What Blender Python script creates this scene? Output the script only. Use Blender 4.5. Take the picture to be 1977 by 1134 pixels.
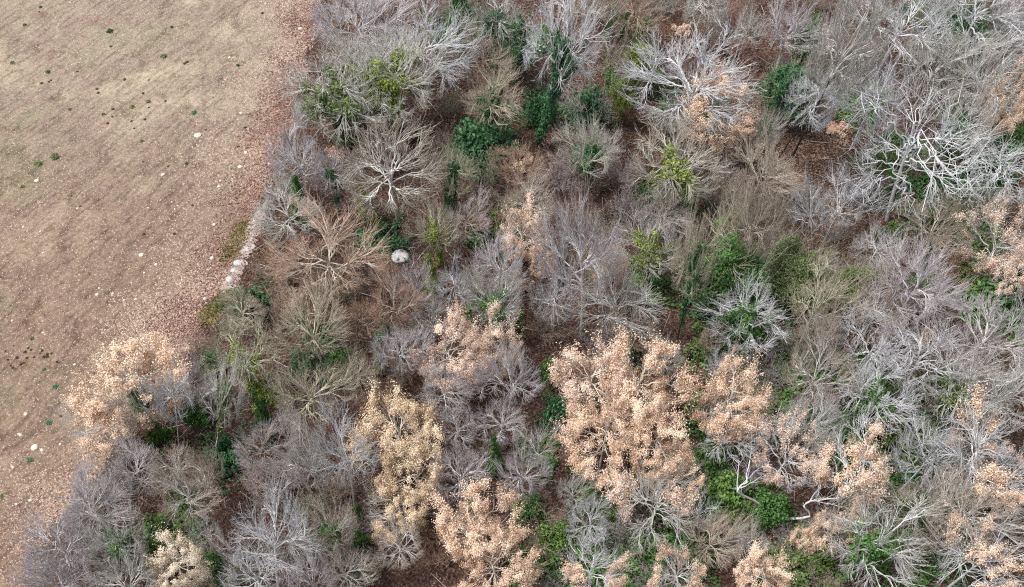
import bpy, math
import numpy as np
from mathutils import Vector, Matrix

for o in list(bpy.data.objects):
    bpy.data.objects.remove(o)
S = bpy.context.scene
COL = S.collection

# ------------------------------------------------------------------ camera
CAM_H, PITCH, FPX = 72.0, math.radians(52.0), 2000.0      # drone height, angle below the horizon, focal length in photo pixels
cam = bpy.data.objects.new('camera', bpy.data.cameras.new('camera'))
COL.objects.link(cam)
cam.location = (0, 0, CAM_H)
cam.rotation_euler = (math.pi / 2 - PITCH, 0, 0)
cam.data.sensor_width = 36.0
cam.data.lens = 36.0 * FPX / 1977.0
cam.data.clip_end = 4000
S.camera = cam

# ------------------------------------------------------------------ light: bright thin overcast
SUN_DIR = Vector((-0.45, 0.02, 1.0)).normalized()          # towards the sun
W = bpy.data.worlds.new('World'); S.world = W; W.use_nodes = True
nt = W.node_tree; nt.nodes.clear()
sky = nt.nodes.new('ShaderNodeTexSky'); sky.sky_type = 'NISHITA'; sky.sun_disc = False
sky.sun_elevation = math.asin(SUN_DIR.z); sky.sun_rotation = math.atan2(SUN_DIR.x, SUN_DIR.y)
sky.dust_density = 4.0; sky.air_density = 1.0; sky.ozone_density = 1.0
hs = nt.nodes.new('ShaderNodeHueSaturation'); hs.inputs['Saturation'].default_value = 0.35
bg = nt.nodes.new('ShaderNodeBackground'); bg.inputs['Strength'].default_value = 0.085
wo = nt.nodes.new('ShaderNodeOutputWorld')
nt.links.new(sky.outputs[0], hs.inputs['Color']); nt.links.new(hs.outputs[0], bg.inputs[0]); nt.links.new(bg.outputs[0], wo.inputs[0])
sun = bpy.data.objects.new('sun', bpy.data.lights.new('sun', 'SUN')); COL.objects.link(sun)
sun.data.energy = 1.5; sun.data.angle = math.radians(15); sun.data.color = (1.0, 0.965, 0.92)
sun.rotation_euler = (-SUN_DIR).to_track_quat('-Z', 'Y').to_euler()
S.view_settings.view_transform = 'Standard'; S.view_settings.look = 'None'
S.view_settings.gamma = 1.0; S.view_settings.use_curve_mapping = False
S.view_settings.exposure = 1.36
S.cycles.use_denoising = False
S.cycles.filter_width = 1.15

# ------------------------------------------------------------------ helpers
RNG = np.random.default_rng(7)
UP = np.array([0, 0, 1.0])
CP, SP_ = math.cos(PITCH), math.sin(PITCH)

def hgt(x, y):                                             # gentle relief of the ground
    return 0.28 * np.sin(x * 0.11 + 1.0) * np.cos(y * 0.09) + 0.16 * np.sin(x * 0.23 + y * 0.19)

def at(px, py, z=0.0):                                     # point of the place seen at a photo pixel, at height z
    a, b = (px - 988.5) / FPX, (567.0 - py) / FPX
    d = np.array([a, CP + b * SP_, -SP_ + b * CP])
    t = (z - CAM_H) / d[2]
    return d[0] * t, d[1] * t, t                            # t = depth along the view axis

def unit(v):
    return v / (np.linalg.norm(v, axis=-1, keepdims=True) + 1e-9)

def mesh_of(name, V, F, smooth=False, attr=None):
    V = np.asarray(V, dtype=np.float32).reshape(-1, 3); F = np.asarray(F, dtype=np.int32)
    me = bpy.data.meshes.new(name)
    n, k = F.shape
    me.vertices.add(len(V)); me.vertices.foreach_set('co', V.ravel())
    me.loops.add(n * k); me.loops.foreach_set('vertex_index', F.ravel())
    me.polygons.add(n)
    me.polygons.foreach_set('loop_start', np.arange(n, dtype=np.int32) * k)
    if smooth: me.polygons.foreach_set('use_smooth', np.ones(n, dtype=bool))
    me.update(calc_edges=True)
    if attr:
        for an, av in attr.items():
            a = me.attributes.new(an, 'FLOAT', 'POINT'); a.data.foreach_set('value', np.asarray(av, np.float32))
    return me

def link(name, me, mat=None, parent=None, kind=None):
    o = bpy.data.objects.new(name, me); COL.objects.link(o)
    if mat is not None:
        if me.materials: pass
        else: me.materials.append(mat)
        o.material_slots[0].link = 'OBJECT'; o.material_slots[0].material = mat
    if parent is not None: o.parent = parent
    if kind: o['kind'] = kind
    return o

def tag(o, label, cat, group=None):
    o['label'] = label; o['category'] = cat
    if group: o['group'] = group
    return o

# ------------------------------------------------------------------ materials
def mat_new(name, rough=0.9, spec=0.2):
    m = bpy.data.materials.new(name); m.use_nodes = True
    b = m.node_tree.nodes['Principled BSDF']
    b.inputs['Roughness'].default_value = rough
    b.inputs['Specular IOR Level'].default_value = spec
    return m, m.node_tree, b

def N(nt, t, **kw):
    n = nt.nodes.new(t)
    for k, v in kw.items():
        if k in n.inputs: n.inputs[k].default_value = v
        else: setattr(n, k, v)
    return n

def ramp(nt, stops):
    r = nt.nodes.new('ShaderNodeValToRGB')
    e = r.color_ramp.elements
    while len(e) < len(stops): e.new(0.5)
    for el, (p, c) in zip(e, stops):
        el.position = p; el.color = (c[0], c[1], c[2], 1) if not isinstance(c, (int, float)) else (c, c, c, 1)
    return r

def bark(name, c, dark=0.62, scale=2.2):
    m, t, b = mat_new(name)
    co = N(t, 'ShaderNodeTexCoord'); no = N(t, 'ShaderNodeTexNoise', Scale=scale, Detail=4.0, Roughness=0.65)
    t.links.new(co.outputs['Object'], no.inputs['Vector'])
    r = ramp(t, [(0.32, [x * dark for x in c]), (0.62, c)])
    t.links.new(no.outputs[0], r.inputs[0])
    oi = N(t, 'ShaderNodeObjectInfo'); mr = N(t, 'ShaderNodeMapRange'); mr.inputs[3].default_value = 0.82; mr.inputs[4].default_value = 1.15
    t.links.new(oi.outputs['Random'], mr.inputs[0])
    h = N(t, 'ShaderNodeHueSaturation'); t.links.new(mr.outputs[0], h.inputs['Value']); t.links.new(r.outputs[0], h.inputs['Color'])
    t.links.new(h.outputs[0], b.inputs['Base Color'])
    return m

def leafy(name, cols, transl=0.25):
    m, t, b = mat_new(name, 0.7, 0.25)
    g = N(t, 'ShaderNodeNewGeometry')
    r = ramp(t, [(i / (len(cols) - 1), c) for i, c in enumerate(cols)])
    co = N(t, 'ShaderNodeTexCoord'); no = N(t, 'ShaderNodeTexNoise', Scale=0.55, Detail=2.0)
    t.links.new(co.outputs['Object'], no.inputs['Vector'])
    mx = N(t, 'ShaderNodeMath', operation='MULTIPLY_ADD'); mx.inputs[1].default_value = 0.55
    m2 = N(t, 'ShaderNodeMath', operation='MULTIPLY_ADD'); m2.inputs[1].default_value = 1.5; m2.inputs[2].default_value = -0.52
    t.links.new(no.outputs[0], m2.inputs[0])
    t.links.new(g.outputs['Random Per Island'], mx.inputs[0]); t.links.new(m2.outputs[0], mx.inputs[2])
    t.links.new(mx.outputs[0], r.inputs[0])
    tr = N(t, 'ShaderNodeBsdfTranslucent'); ms = N(t, 'ShaderNodeMixShader'); ms.inputs[0].default_value = transl
    t.links.new(r.outputs[0], b.inputs['Base Color']); t.links.new(r.outputs[0], tr.inputs['Color'])
    t.links.new(b.outputs[0], ms.inputs[1]); t.links.new(tr.outputs[0], ms.inputs[2])
    t.links.new(ms.outputs[0], t.nodes['Material Output'].inputs['Surface'])
    return m

BARK = {
    'white': bark('bark white lichen', (0.66, 0.665, 0.675), 0.58),
    'pale': bark('bark pale grey', (0.64, 0.63, 0.59), 0.64),
    'lilac': bark('bark lilac grey', (0.61, 0.59, 0.60), 0.66),
    'tan': bark('bark tan', (0.56, 0.50, 0.42), 0.7),
    'green': bark('bark algae green', (0.54, 0.54, 0.40), 0.7),
    'brown': bark('bark red brown', (0.42, 0.32, 0.26)),
    'dark': bark('bark dark shaded', (0.045, 0.037, 0.034)),  # dark bark with the lower trunks' shade put into its colour
}
TWIG = {
    'white': bark('twig silver', (0.54, 0.54, 0.56), 0.7),
    'pale': bark('twig grey', (0.45, 0.435, 0.40), 0.72),
    'lilac': bark('twig mauve', (0.47, 0.425, 0.44), 0.72),
    'tan': bark('twig tan', (0.42, 0.35, 0.285), 0.72),
    'green': bark('twig olive grey', (0.39, 0.38, 0.28), 0.72),
    'brown': bark('twig russet', (0.45, 0.30, 0.225), 0.7),
    'dark': bark('twig dark', (0.16, 0.12, 0.11), 0.8),
}
LEAF = {
    'peach': leafy('dry leaf peach', [(0.56, 0.37, 0.25), (0.82, 0.62, 0.465), (0.91, 0.77, 0.64)]),
    'pink': leafy('dry leaf pinkish', [(0.54, 0.375, 0.295), (0.80, 0.625, 0.51), (0.89, 0.77, 0.665)]),
    'gold': leafy('dry leaf golden', [(0.57, 0.42, 0.25), (0.81, 0.65, 0.46), (0.88, 0.77, 0.60)]),
    'cream': leafy('dry leaf cream', [(0.66, 0.54, 0.40), (0.84, 0.74, 0.59), (0.90, 0.83, 0.70)]),
    'ivy': leafy('ivy leaf dark', [(0.024, 0.070, 0.034), (0.060, 0.155, 0.068), (0.13, 0.27, 0.12)]),
    'ever': leafy('evergreen leaf', [(0.034, 0.082, 0.024), (0.090, 0.205, 0.055), (0.18, 0.33, 0.10)]),
    'yellow': leafy('ivy leaf yellow green', [(0.085, 0.14, 0.03), (0.23, 0.30, 0.065), (0.42, 0.47, 0.14)]),
    'olive': leafy('leaf olive', [(0.065, 0.10, 0.036), (0.155, 0.21, 0.08), (0.26, 0.31, 0.14)]),
    'bright': leafy('leaf bright green', [(0.05, 0.11, 0.025), (0.13, 0.235, 0.055), (0.24, 0.37, 0.11)]),
    'mint': leafy('leaf mint green', [(0.03, 0.14, 0.06), (0.08, 0.26, 0.12), (0.16, 0.38, 0.19)]),
    'weed': leafy('weed dark green', [(0.012, 0.045, 0.02), (0.03, 0.10, 0.04), (0.06, 0.17, 0.06)]),
    'brown': leafy('brown tuft', [(0.035, 0.022, 0.018), (0.06, 0.04, 0.032), (0.10, 0.07, 0.055)]),
    'grass': leafy('yellowed grass', [(0.16, 0.145, 0.05), (0.24, 0.21, 0.08), (0.32, 0.275, 0.14)]),
    'litter': leafy('fallen leaf', [(0.04, 0.021, 0.018), (0.105, 0.060, 0.050), (0.34, 0.235, 0.195)], 0.1),
    'redlit': leafy('fallen leaf pinkish', [(0.11, 0.05, 0.042), (0.25, 0.14, 0.115), (0.44, 0.30, 0.25)], 0.1),
    'ochre': leafy('fallen leaf ochre', [(0.075, 0.045, 0.03), (0.16, 0.105, 0.07), (0.33, 0.235, 0.165)], 0.1),
}

def rock_mat(name, c1, c2, sc=3.0):
    m, t, b = mat_new(name, 0.85)
    co = N(t, 'ShaderNodeTexCoord'); no = N(t, 'ShaderNodeTexNoise', Scale=sc, Detail=6.0, Roughness=0.7)
    t.links.new(co.outputs['Object'], no.inputs['Vector'])
    r = ramp(t, [(0.35, c1), (0.6, c2)]); t.links.new(no.outputs[0], r.inputs[0]); t.links.new(r.outputs[0], b.inputs['Base Color'])
    bp = N(t, 'ShaderNodeBump', Strength=0.6, Distance=0.05); t.links.new(no.outputs[0], bp.inputs['Height']); t.links.new(bp.outputs[0], b.inputs['Normal'])
    return m
ROCK = rock_mat('pale limestone', (0.27, 0.265, 0.26), (0.52, 0.51, 0.51))
STONE = rock_mat('chalky field stone', (0.38, 0.31, 0.25), (0.66, 0.59, 0.50), 8.0)
CLOD = rock_mat('soil clod', (0.25, 0.18, 0.145), (0.50, 0.40, 0.325), 5.0)

def ground_mats():
    # field -------------------------------------------------------------
    m, t, b = mat_new('field soil', 0.95, 0.1)
    L = t.links.new
    geo = N(t, 'ShaderNodeNewGeometry')
    big = N(t, 'ShaderNodeTexNoise', Scale=0.075, Detail=4.0, Roughness=0.6, Distortion=0.6)
    L(geo.outputs['Position'], big.inputs['Vector'])
    r1 = ramp(t, [(0.30, (0.205, 0.20, 0.135)), (0.41, (0.275, 0.23, 0.178)), (0.50, (0.245, 0.188, 0.157)), (0.60, (0.315, 0.262, 0.202)), (0.72, (0.42, 0.36, 0.27))])
    L(big.outputs[0], r1.inputs[0])
    # streaks of the last ploughing, running along the wood's edge
    m0 = N(t, 'ShaderNodeMapping'); m0.inputs['Rotation'].default_value = (0, 0, math.radians(-58))
    mp = N(t, 'ShaderNodeMapping'); mp.inputs['Scale'].default_value = (0.35, 1.9, 1)
    L(geo.outputs['Position'], m0.inputs['Vector']); L(m0.outputs[0], mp.inputs['Vector'])
    st = N(t, 'ShaderNodeTexNoise', Scale=1.0, Detail=5.0, Roughness=0.7); L(mp.outputs[0], st.inputs['Vector'])
    rs = ramp(t, [(0.30, 0.52), (0.50, 0.98), (0.75, 1.16)]); L(st.outputs[0], rs.inputs[0])
    mul = N(t, 'ShaderNodeMix', data_type='RGBA', blend_type='MULTIPLY'); mul.inputs[0].default_value = 1.0
    L(r1.outputs[0], mul.inputs[6]); L(rs.outputs[0], mul.inputs[7])
    # straw and grey-green at the far corner, pinker bare soil towards the near end
    sp = N(t, 'ShaderNodeSeparateXYZ'); L(geo.outputs['Position'], sp.inputs[0])
    yy = N(t, 'ShaderNodeMath', operation='MULTIPLY_ADD'); yy.inputs[1].default_value = 26.0; L(big.outputs[0], yy.inputs[0]); L(sp.outputs['Y'], yy.inputs[2])
    ym = N(t, 'ShaderNodeMapRange'); ym.inputs[1].default_value = at(200, 700)[1] + 13; ym.inputs[2].default_value = at(200, 150)[1] + 13; L(yy.outputs[0], ym.inputs[0])
    tint = ramp(t, [(0.0, (0.74, 0.65, 0.61)), (0.4, (0.80, 0.73, 0.69)), (0.75, (0.86, 0.84, 0.81)), (1.0, (0.92, 0.92, 0.89))]); L(ym.outputs[0], tint.inputs[0])
    tm = N(t, 'ShaderNodeMix', data_type='RGBA', blend_type='MULTIPLY'); tm.inputs[0].default_value = 1.0
    L(mul.outputs[2], tm.inputs[6]); L(tint.outputs[0], tm.inputs[7])
    mo = N(t, 'ShaderNodeTexNoise', Scale=0.42, Detail=5.0, Roughness=0.7); L(geo.outputs['Position'], mo.inputs['Vector'])
    mor = ramp(t, [(0.34, (0.66, 0.60, 0.57)), (0.46, (0.97, 0.96, 0.95)), (0.60, (1.0, 1.0, 1.0)), (0.72, (1.12, 1.11, 1.06))]); L(mo.outputs[0], mor.inputs[0])
    mom = N(t, 'ShaderNodeMix', data_type='RGBA', blend_type='MULTIPLY'); mom.inputs[0].default_value = 1.0
    L(tm.outputs[2], mom.inputs[6]); L(mor.outputs[0], mom.inputs[7]); tm = mom
    # faint wheel tracks that follow the wood
    ae = N(t, 'ShaderNodeAttribute', attribute_name='edge'); tr_ = None
    for off in (8.6, 10.4, 17.5):
        a1 = N(t, 'ShaderNodeMath', operation='MULTIPLY_ADD'); a1.inputs[1].default_value = 5.0; L(big.outputs[0], a1.inputs[0]); L(ae.outputs['Fac'], a1.inputs[2])
        a2 = N(t, 'ShaderNodeMath', operation='ADD'); a2.inputs[1].default_value = off - 2.5; L(a1.outputs[0], a2.inputs[0])
        a3 = N(t, 'ShaderNodeMath', operation='ABSOLUTE'); L(a2.outputs[0], a3.inputs[0])
        a4 = N(t, 'ShaderNodeMapRange'); a4.inputs[1].default_value = 0.1; a4.inputs[2].default_value = 0.45; a4.inputs[3].default_value = 0.80; a4.inputs[4].default_value = 1.0; L(a3.outputs[0], a4.inputs[0])
        if tr_ is None: tr_ = a4
        else:
            mm_ = N(t, 'ShaderNodeMath', operation='MULTIPLY'); L(tr_.outputs[0], mm_.inputs[0]); L(a4.outputs[0], mm_.inputs[1]); tr_ = mm_
    tk = N(t, 'ShaderNodeMix', data_type='RGBA', blend_type='MULTIPLY'); tk.inputs[0].default_value = 1.0
    L(tm.outputs[2], tk.inputs[6]); L(tr_.outputs[0], tk.inputs[7]); mul = tk
    # crumbs
    fi = N(t, 'ShaderNodeTexNoise', Scale=3.4, Detail=4.0, Roughness=0.8); L(geo.outputs['Position'], fi.inputs['Vector'])
    rf = ramp(t, [(0.34, 0.62), (0.5, 0.98), (0.68, 1.32)]); L(fi.outputs[0], rf.inputs[0])
    mu2 = N(t, 'ShaderNodeMix', data_type='RGBA', blend_type='MULTIPLY'); mu2.inputs[0].default_value = 1.0
    L(mul.outputs[2], mu2.inputs[6]); L(rf.outputs[0], mu2.inputs[7])
    # reddish leaf-strewn band towards the wood
    at_ = N(t, 'ShaderNodeAttribute', attribute_name='edge')
    n3 = N(t, 'ShaderNodeTexNoise', Scale=0.16, Detail=5.0, Roughness=0.65); L(geo.outputs['Position'], n3.inputs['Vector'])
    ma = N(t, 'ShaderNodeMath', operation='MULTIPLY_ADD'); ma.inputs[1].default_value = 14.0
    L(n3.outputs[0], ma.inputs[0]); L(at_.outputs['Fac'], ma.inputs[2])          # edge (0 at the wood, negative outwards) + noise
    mr = N(t, 'ShaderNodeMapRange'); mr.inputs[1].default_value = 3.2; mr.inputs[2].default_value = 6.4; mr.inputs[4].default_value = 0.85
    L(ma.outputs[0], mr.inputs[0])
    sx = N(t, 'ShaderNodeSeparateXYZ'); L(geo.outputs['Position'], sx.inputs[0])
    my = N(t, 'ShaderNodeMapRange'); my.inputs[1].default_value = at(300, 860)[1]; my.inputs[2].default_value = at(300, 700)[1]; my.inputs[3].default_value = 0.25; L(sx.outputs['Y'], my.inputs[0])
    mm = N(t, 'ShaderNodeMath', operation='MULTIPLY'); L(mr.outputs[0], mm.inputs[0]); L(my.outputs[0], mm.inputs[1])
    red = ramp(t, [(0.36, (0.06, 0.028, 0.024)), (0.50, (0.20, 0.105, 0.085)), (0.64, (0.42, 0.28, 0.23))]); L(fi.outputs[0], red.inputs[0])
    mx = N(t, 'ShaderNodeMix', data_type='RGBA'); L(mm.outputs[0], mx.inputs[0]); L(mu2.outputs[2], mx.inputs[6]); L(red.outputs[0], mx.inputs[7])
    L(mx.outputs[2], b.inputs['Base Color'])
    ad = N(t, 'ShaderNodeMath', operation='ADD'); L(fi.outputs[0], ad.inputs[0]); L(st.outputs[0], ad.inputs[1])
    bp = N(t, 'ShaderNodeBump', Strength=0.8, Distance=0.14); L(ad.outputs[0], bp.inputs['Height']); L(bp.outputs[0], b.inputs['Normal'])
    # forest floor ------------------------------------------------------
    m2, t, b = mat_new('forest floor', 0.95, 0.1)
    L = t.links.new
    geo = N(t, 'ShaderNodeNewGeometry')
    big = N(t, 'ShaderNodeTexNoise', Scale=0.12, Detail=4.0); L(geo.outputs['Position'], big.inputs['Vector'])
    fi = N(t, 'ShaderNodeTexNoise', Scale=4.5, Detail=4.0, Roughness=0.75); L(geo.outputs['Position'], fi.inputs['Vector'])
    r = ramp(t, [(0.35, (0.018, 0.011, 0.010)), (0.52, (0.055, 0.033, 0.028)), (0.68, (0.18, 0.12, 0.10))]); L(fi.outputs[0], r.inputs[0])
    r2 = ramp(t, [(0.35, (1.0, 1.0, 1.0)), (0.62, (1.3, 1.25, 1.0))]); L(big.outputs[0], r2.inputs[0])
    mul = N(t, 'ShaderNodeMix', data_type='RGBA', blend_type='MULTIPLY'); mul.inputs[0].default_value = 1.0
    L(r.outputs[0], mul.inputs[6]); L(r2.outputs[0], mul.inputs[7]); L(mul.outputs[2], b.inputs['Base Color'])
    bp = N(t, 'ShaderNodeBump', Strength=0.8, Distance=0.12); L(fi.outputs[0], bp.inputs['Height']); L(bp.outputs[0], b.inputs['Normal'])
    # pale track --------------------------------------------------------
    m3, t, b = mat_new('chalk track', 0.95, 0.1)
    L = t.links.new
    geo = N(t, 'ShaderNodeNewGeometry')
    fi = N(t, 'ShaderNodeTexNoise', Scale=2.2, Detail=6.0, Roughness=0.75); L(geo.outputs['Position'], fi.inputs['Vector'])
    r = ramp(t, [(0.36, (0.20, 0.15, 0.13)), (0.52, (0.30, 0.255, 0.235)), (0.66, (0.48, 0.44, 0.42))]); L(fi.outputs[0], r.inputs[0]); L(r.outputs[0], b.inputs['Base Color'])
    bp = N(t, 'ShaderNodeBump', Strength=0.7, Distance=0.1); L(fi.outputs[0], bp.inputs['Height']); L(bp.outputs[0], b.inputs['Normal'])
    return m, m2, m3
FIELD_M, FLOOR_M, TRACK_M = ground_mats()

# ------------------------------------------------------------------ ground: field and forest floor share the wood's edge
EDGE_PX = [(640, -60), (622, 0), (590, 120), (560, 230), (525, 330), (500, 420), (455, 520), (405, 600), (370, 660), (345, 720), (280, 810), (215, 890), (150, 960), (95, 1040), (55, 1134), (20, 1230)]
ep = np.array([at(*p)[:2] for p in EDGE_PX])
ep = ep[np.argsort(ep[:, 1])]
def xedge(y):
    y = np.asarray(y, float)
    x = np.interp(y, ep[:, 1], ep[:, 0])
    x = x + np.where(y > ep[-1, 1], (y - ep[-1, 1]) * 0.35, 0) + np.where(y < ep[0, 1], (y - ep[0, 1]) * 0.5, 0)
    return x + 0.5 * np.sin(y * 0.9) + 0.3 * np.sin(y * 2.1 + 1)

def sheet(name, svals, mat):
    ys = np.concatenate([-np.geomspace(1500, 20, 14), np.arange(-14, 140, 1.0), np.geomspace(146, 1500, 14)])
    s, y = np.meshgrid(svals, ys)
    x = xedge(np.clip(y, -20, 150)) + s
    fall = np.clip(1.3 - np.abs(s) / 160, 0, 1) * np.clip(1.3 - np.abs(y - 60) / 170, 0, 1)
    z = hgt(x, y) * fall
    ny, nx = s.shape
    i = np.arange(ny * nx).reshape(ny, nx)
    F = np.stack([i[:-1, :-1], i[:-1, 1:], i[1:, 1:], i[1:, :-1]], -1).reshape(-1, 4)
    me = mesh_of(name, np.stack([x, y, z], -1), F, True, {'edge': s.ravel()})
    return link(name, me, mat, kind='structure')
sheet('field', np.concatenate([-np.geomspace(1500, 64, 14), np.arange(-60, 0.1, 1.0)]), FIELD_M)
sheet('forest_floor', np.concatenate([np.arange(0, 121, 1.5), np.geomspace(126, 1500, 14)]), FLOOR_M)

def strip(name, pix, w0, w1, mat, lift, seed):
    r = np.random.default_rng(seed)
    p = np.array([at(*q)[:2] for q in pix])
    d = np.concatenate([[0], np.cumsum(np.linalg.norm(np.diff(p, axis=0), axis=1))])
    tt = np.linspace(0, d[-1], 60)
    c = np.stack([np.interp(tt, d, p[:, 0]), np.interp(tt, d, p[:, 1])], -1)
    nrm = np.gradient(c, axis=0); nrm = nrm / np.linalg.norm(nrm, axis=1, keepdims=True); nrm = np.stack([-nrm[:, 1], nrm[:, 0]], -1)
    w = np.linspace(w0, w1, 60) * (0.6 + 0.8 * r.random(60)) * np.minimum(1, 4 * np.minimum(np.linspace(0, 1, 60), np.linspace(1, 0, 60)) + 0.05)
    k = np.linspace(-1, 1, 5)
    P = c[:, None] + nrm[:, None] * (w[:, None] * k[None])[..., None] * 0.5
    z = hgt(P[..., 0], P[..., 1]) + lift + 0.04 * (1 - k[None] ** 2)
    i = np.arange(300).reshape(60, 5)
    F = np.stack([i[:-1, :-1], i[:-1, 1:], i[1:, 1:], i[1:, :-1]], -1).reshape(-1, 4)
    return link(name, mesh_of(name, np.concatenate([P, z[..., None]], -1), F, True), mat, kind='structure')
strip('track', [(516, 385), (494, 425), (472, 480), (448, 535), (424, 575), (398, 606)], 1.7, 0.9, TRACK_M, 0.03, 3)

# ------------------------------------------------------------------ tree growing (vectorised)
FOCUS = np.array([0, 0, 2.2])
def grow(rng, P, D, L, n, wig, lift, fan=0.0):
    pts = [P]; d = unit(D); st = (L / n)[:, None]
    if fan: d = unit(d + 2.2 * fan * unit(P - FOCUS))
    for _ in range(n):
        d = unit(d + rng.normal(0, wig, d.shape) + UP * lift + (fan * unit(pts[-1] - FOCUS) if fan else 0.0))
        pts.append(pts[-1] + d * st)
    return np.stack(pts, 1)

def lobed(d, ph):
    x, y, z = d[..., 0], d[..., 1], d[..., 2]
    return 0.97 + 0.16 * np.sin(np.arctan2(y, x) + ph[3]) * np.sqrt(np.clip(1 - z * z, 0, 1)) + 0.15 * np.sin(3 * np.arctan2(y, x) + ph[0]) * np.sqrt(np.clip(1 - z * z, 0, 1)) + 0.13 * np.sin(5 * x + ph[1]) * np.cos(4 * y + ph[2]) + 0.07 * np.sin(6 * z + ph[3])

def fit_len(P, D, L, env):
    """shorten shoots so that they end at the uneven dome of the crown"""
    c, r, ph = env
    lo, hi = np.zeros_like(L), L.copy()
    def out(l):
        q = (P + D * l[..., None] - c) / r; n = np.linalg.norm(q, axis=-1)
        return n > lobed(q / (n[..., None] + 1e-9), ph)
    for _ in range(7):
        mid = (lo + hi) / 2; o = out(mid); hi = np.where(o, mid, hi); lo = np.where(o, lo, mid)
    return np.where(out(L), np.maximum(lo, 0.18 * L), L)

def sprout(rng, pts, L, R0, m, t0, t1, ang, angj, ratio, n, wig, lift, taper, rk, fan=0.0, env=None):
    k, n1, _ = pts.shape
    t = t0 + (t1 - t0) * ((np.arange(m) + rng.random((k, m))) / m)
    f = t * (n1 - 1); i = np.minimum(f.astype(int), n1 - 2); fr = (f - i)[..., None]
    rows = np.arange(k)[:, None]
    A, B = pts[rows, i], pts[rows, i + 1]
    P = A + (B - A) * fr; T = unit(B - A)
    u = unit(np.cross(T, unit(rng.normal(size=T.shape)))); v = np.cross(T, u)
    az = (np.arange(m) * 2.4)[None] + rng.random((k, 1)) * 6.28 + rng.normal(0, 0.5, (k, m))
    a = (ang + rng.normal(0, angj, (k, m)))[..., None]
    D = T * np.cos(a) + (u * np.cos(az)[..., None] + v * np.sin(az)[..., None]) * np.sin(a)
    Lc = ratio * L[:, None] * (1 - taper * t) * rng.uniform(0.6, 1.3, (k, m))
    if env is not None:
        if fan: D = unit(D + 1.5 * fan * unit(P - FOCUS))
        Lc = fit_len(P, D, Lc, env) * rng.uniform(0.9, 1.12, Lc.shape)
    Rc = np.minimum(rk * Lc + 0.006, R0[:, None] * (1 - 0.8 * t) * 0.8)
    par = np.repeat(np.arange(k), m)
    return grow(rng, P.reshape(-1, 3), D.reshape(-1, 3), Lc.ravel(), n, wig, lift, fan), Lc.ravel(), Rc.ravel(), par

def tubes(pts, R, m, tip=0.22, voff=0):
    k, n1, _ = pts.shape
    T = np.gradient(pts, axis=1); T = unit(T)
    ref = np.where(np.abs(T[:, :1, 2:3]) > 0.8, np.array([1.0, 0, 0]), np.array([0, 0, 1.0]))
    u = unit(np.cross(T, np.broadcast_to(ref, T.shape))); v = np.cross(T, u)
    th = np.arange(m) * 2 * np.pi / m
    rr = (R[:, None] * np.linspace(1, tip, n1)[None])[..., None, None]
    V = pts[:, :, None] + rr * (u[:, :, None] * np.cos(th)[:, None] + v[:, :, None] * np.sin(th)[:, None])
    idx = np.arange(k * n1 * m).reshape(k, n1, m)
    a, b = idx[:, :-1], idx[:, 1:]
    F = np.stack([a, np.roll(a, -1, 2), np.roll(b, -1, 2), b], -1).reshape(-1, 4)
    return V.reshape(-1, 3), F + voff

def spikes(pts, R):
    """last twigs: slim three-sided points"""
    a, b = pts[:, 0], pts[:, -1]; T = unit(b - a)
    ref = np.where(np.abs(T[:, 2:3]) > 0.8, np.array([1.0, 0, 0]), np.array([0, 0, 1.0]))
    u = unit(np.cross(T, ref)); v = np.cross(T, u); th = np.arange(3) * 2 * np.pi / 3
    B = a[:, None] + R[:, None, None] * (u[:, None] * np.cos(th)[:, None] + v[:, None] * np.sin(th)[:, None])
    V = np.concatenate([B, b[:, None]], 1).reshape(-1, 3); i = np.arange(len(a))[:, None] * 4
    F = np.concatenate([i + np.array([[0, 1, 3]]), i + np.array([[1, 2, 3]]), i + np.array([[2, 0, 3]])], 0)
    return V, F

def tri(f):
    return f if f.shape[1] == 3 else np.concatenate([f[:, [0, 1, 2]], f[:, [0, 2, 3]]])

def join(parts):
    V, F, o = [], [], 0
    mixed = len({f.shape[1] for v, f in parts}) > 1
    for v, f in parts:
        if mixed: f = tri(f)
        V.append(v); F.append(f + o); o += len(v)
    return np.concatenate(V), np.concatenate(F)

def leaves(rng, C, Nn, size):
    """folded diamond leaves: one island of two triangles each"""
    k = len(C)
    Nn = unit(Nn); u = unit(np.cross(Nn, unit(rng.normal(size=(k, 3))))); v = np.cross(Nn, u)
    s = (size * rng.uniform(0.7, 1.3, k))[:, None]
    V = np.stack([C - u * s * 0.6, C - v * s * 0.36 + Nn * s * 0.12, C + u * s * 0.6, C + v * s * 0.36 + Nn * s * 0.12], 1)
    return V.reshape(-1, 3), np.arange(4 * k).reshape(k, 4)

def lumps(rng, C, R, n, size, squash=0.8, rnd=0.65):
    """leaf lumps round the centres C with radii R"""
    k = len(C)
    d = unit(rng.normal(size=(k, n, 3)))
    rr = R[:, None, None] * (rng.random((k, n, 1)) ** 0.42) * np.array([1, 1, squash])
    P = C[:, None] + d * rr
    nn = d + np.array([0, 0, 0.35]) + rng.normal(0, rnd, d.shape)
    return leaves(rng, P.reshape(-1, 3), nn.reshape(-1, 3), size)

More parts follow.
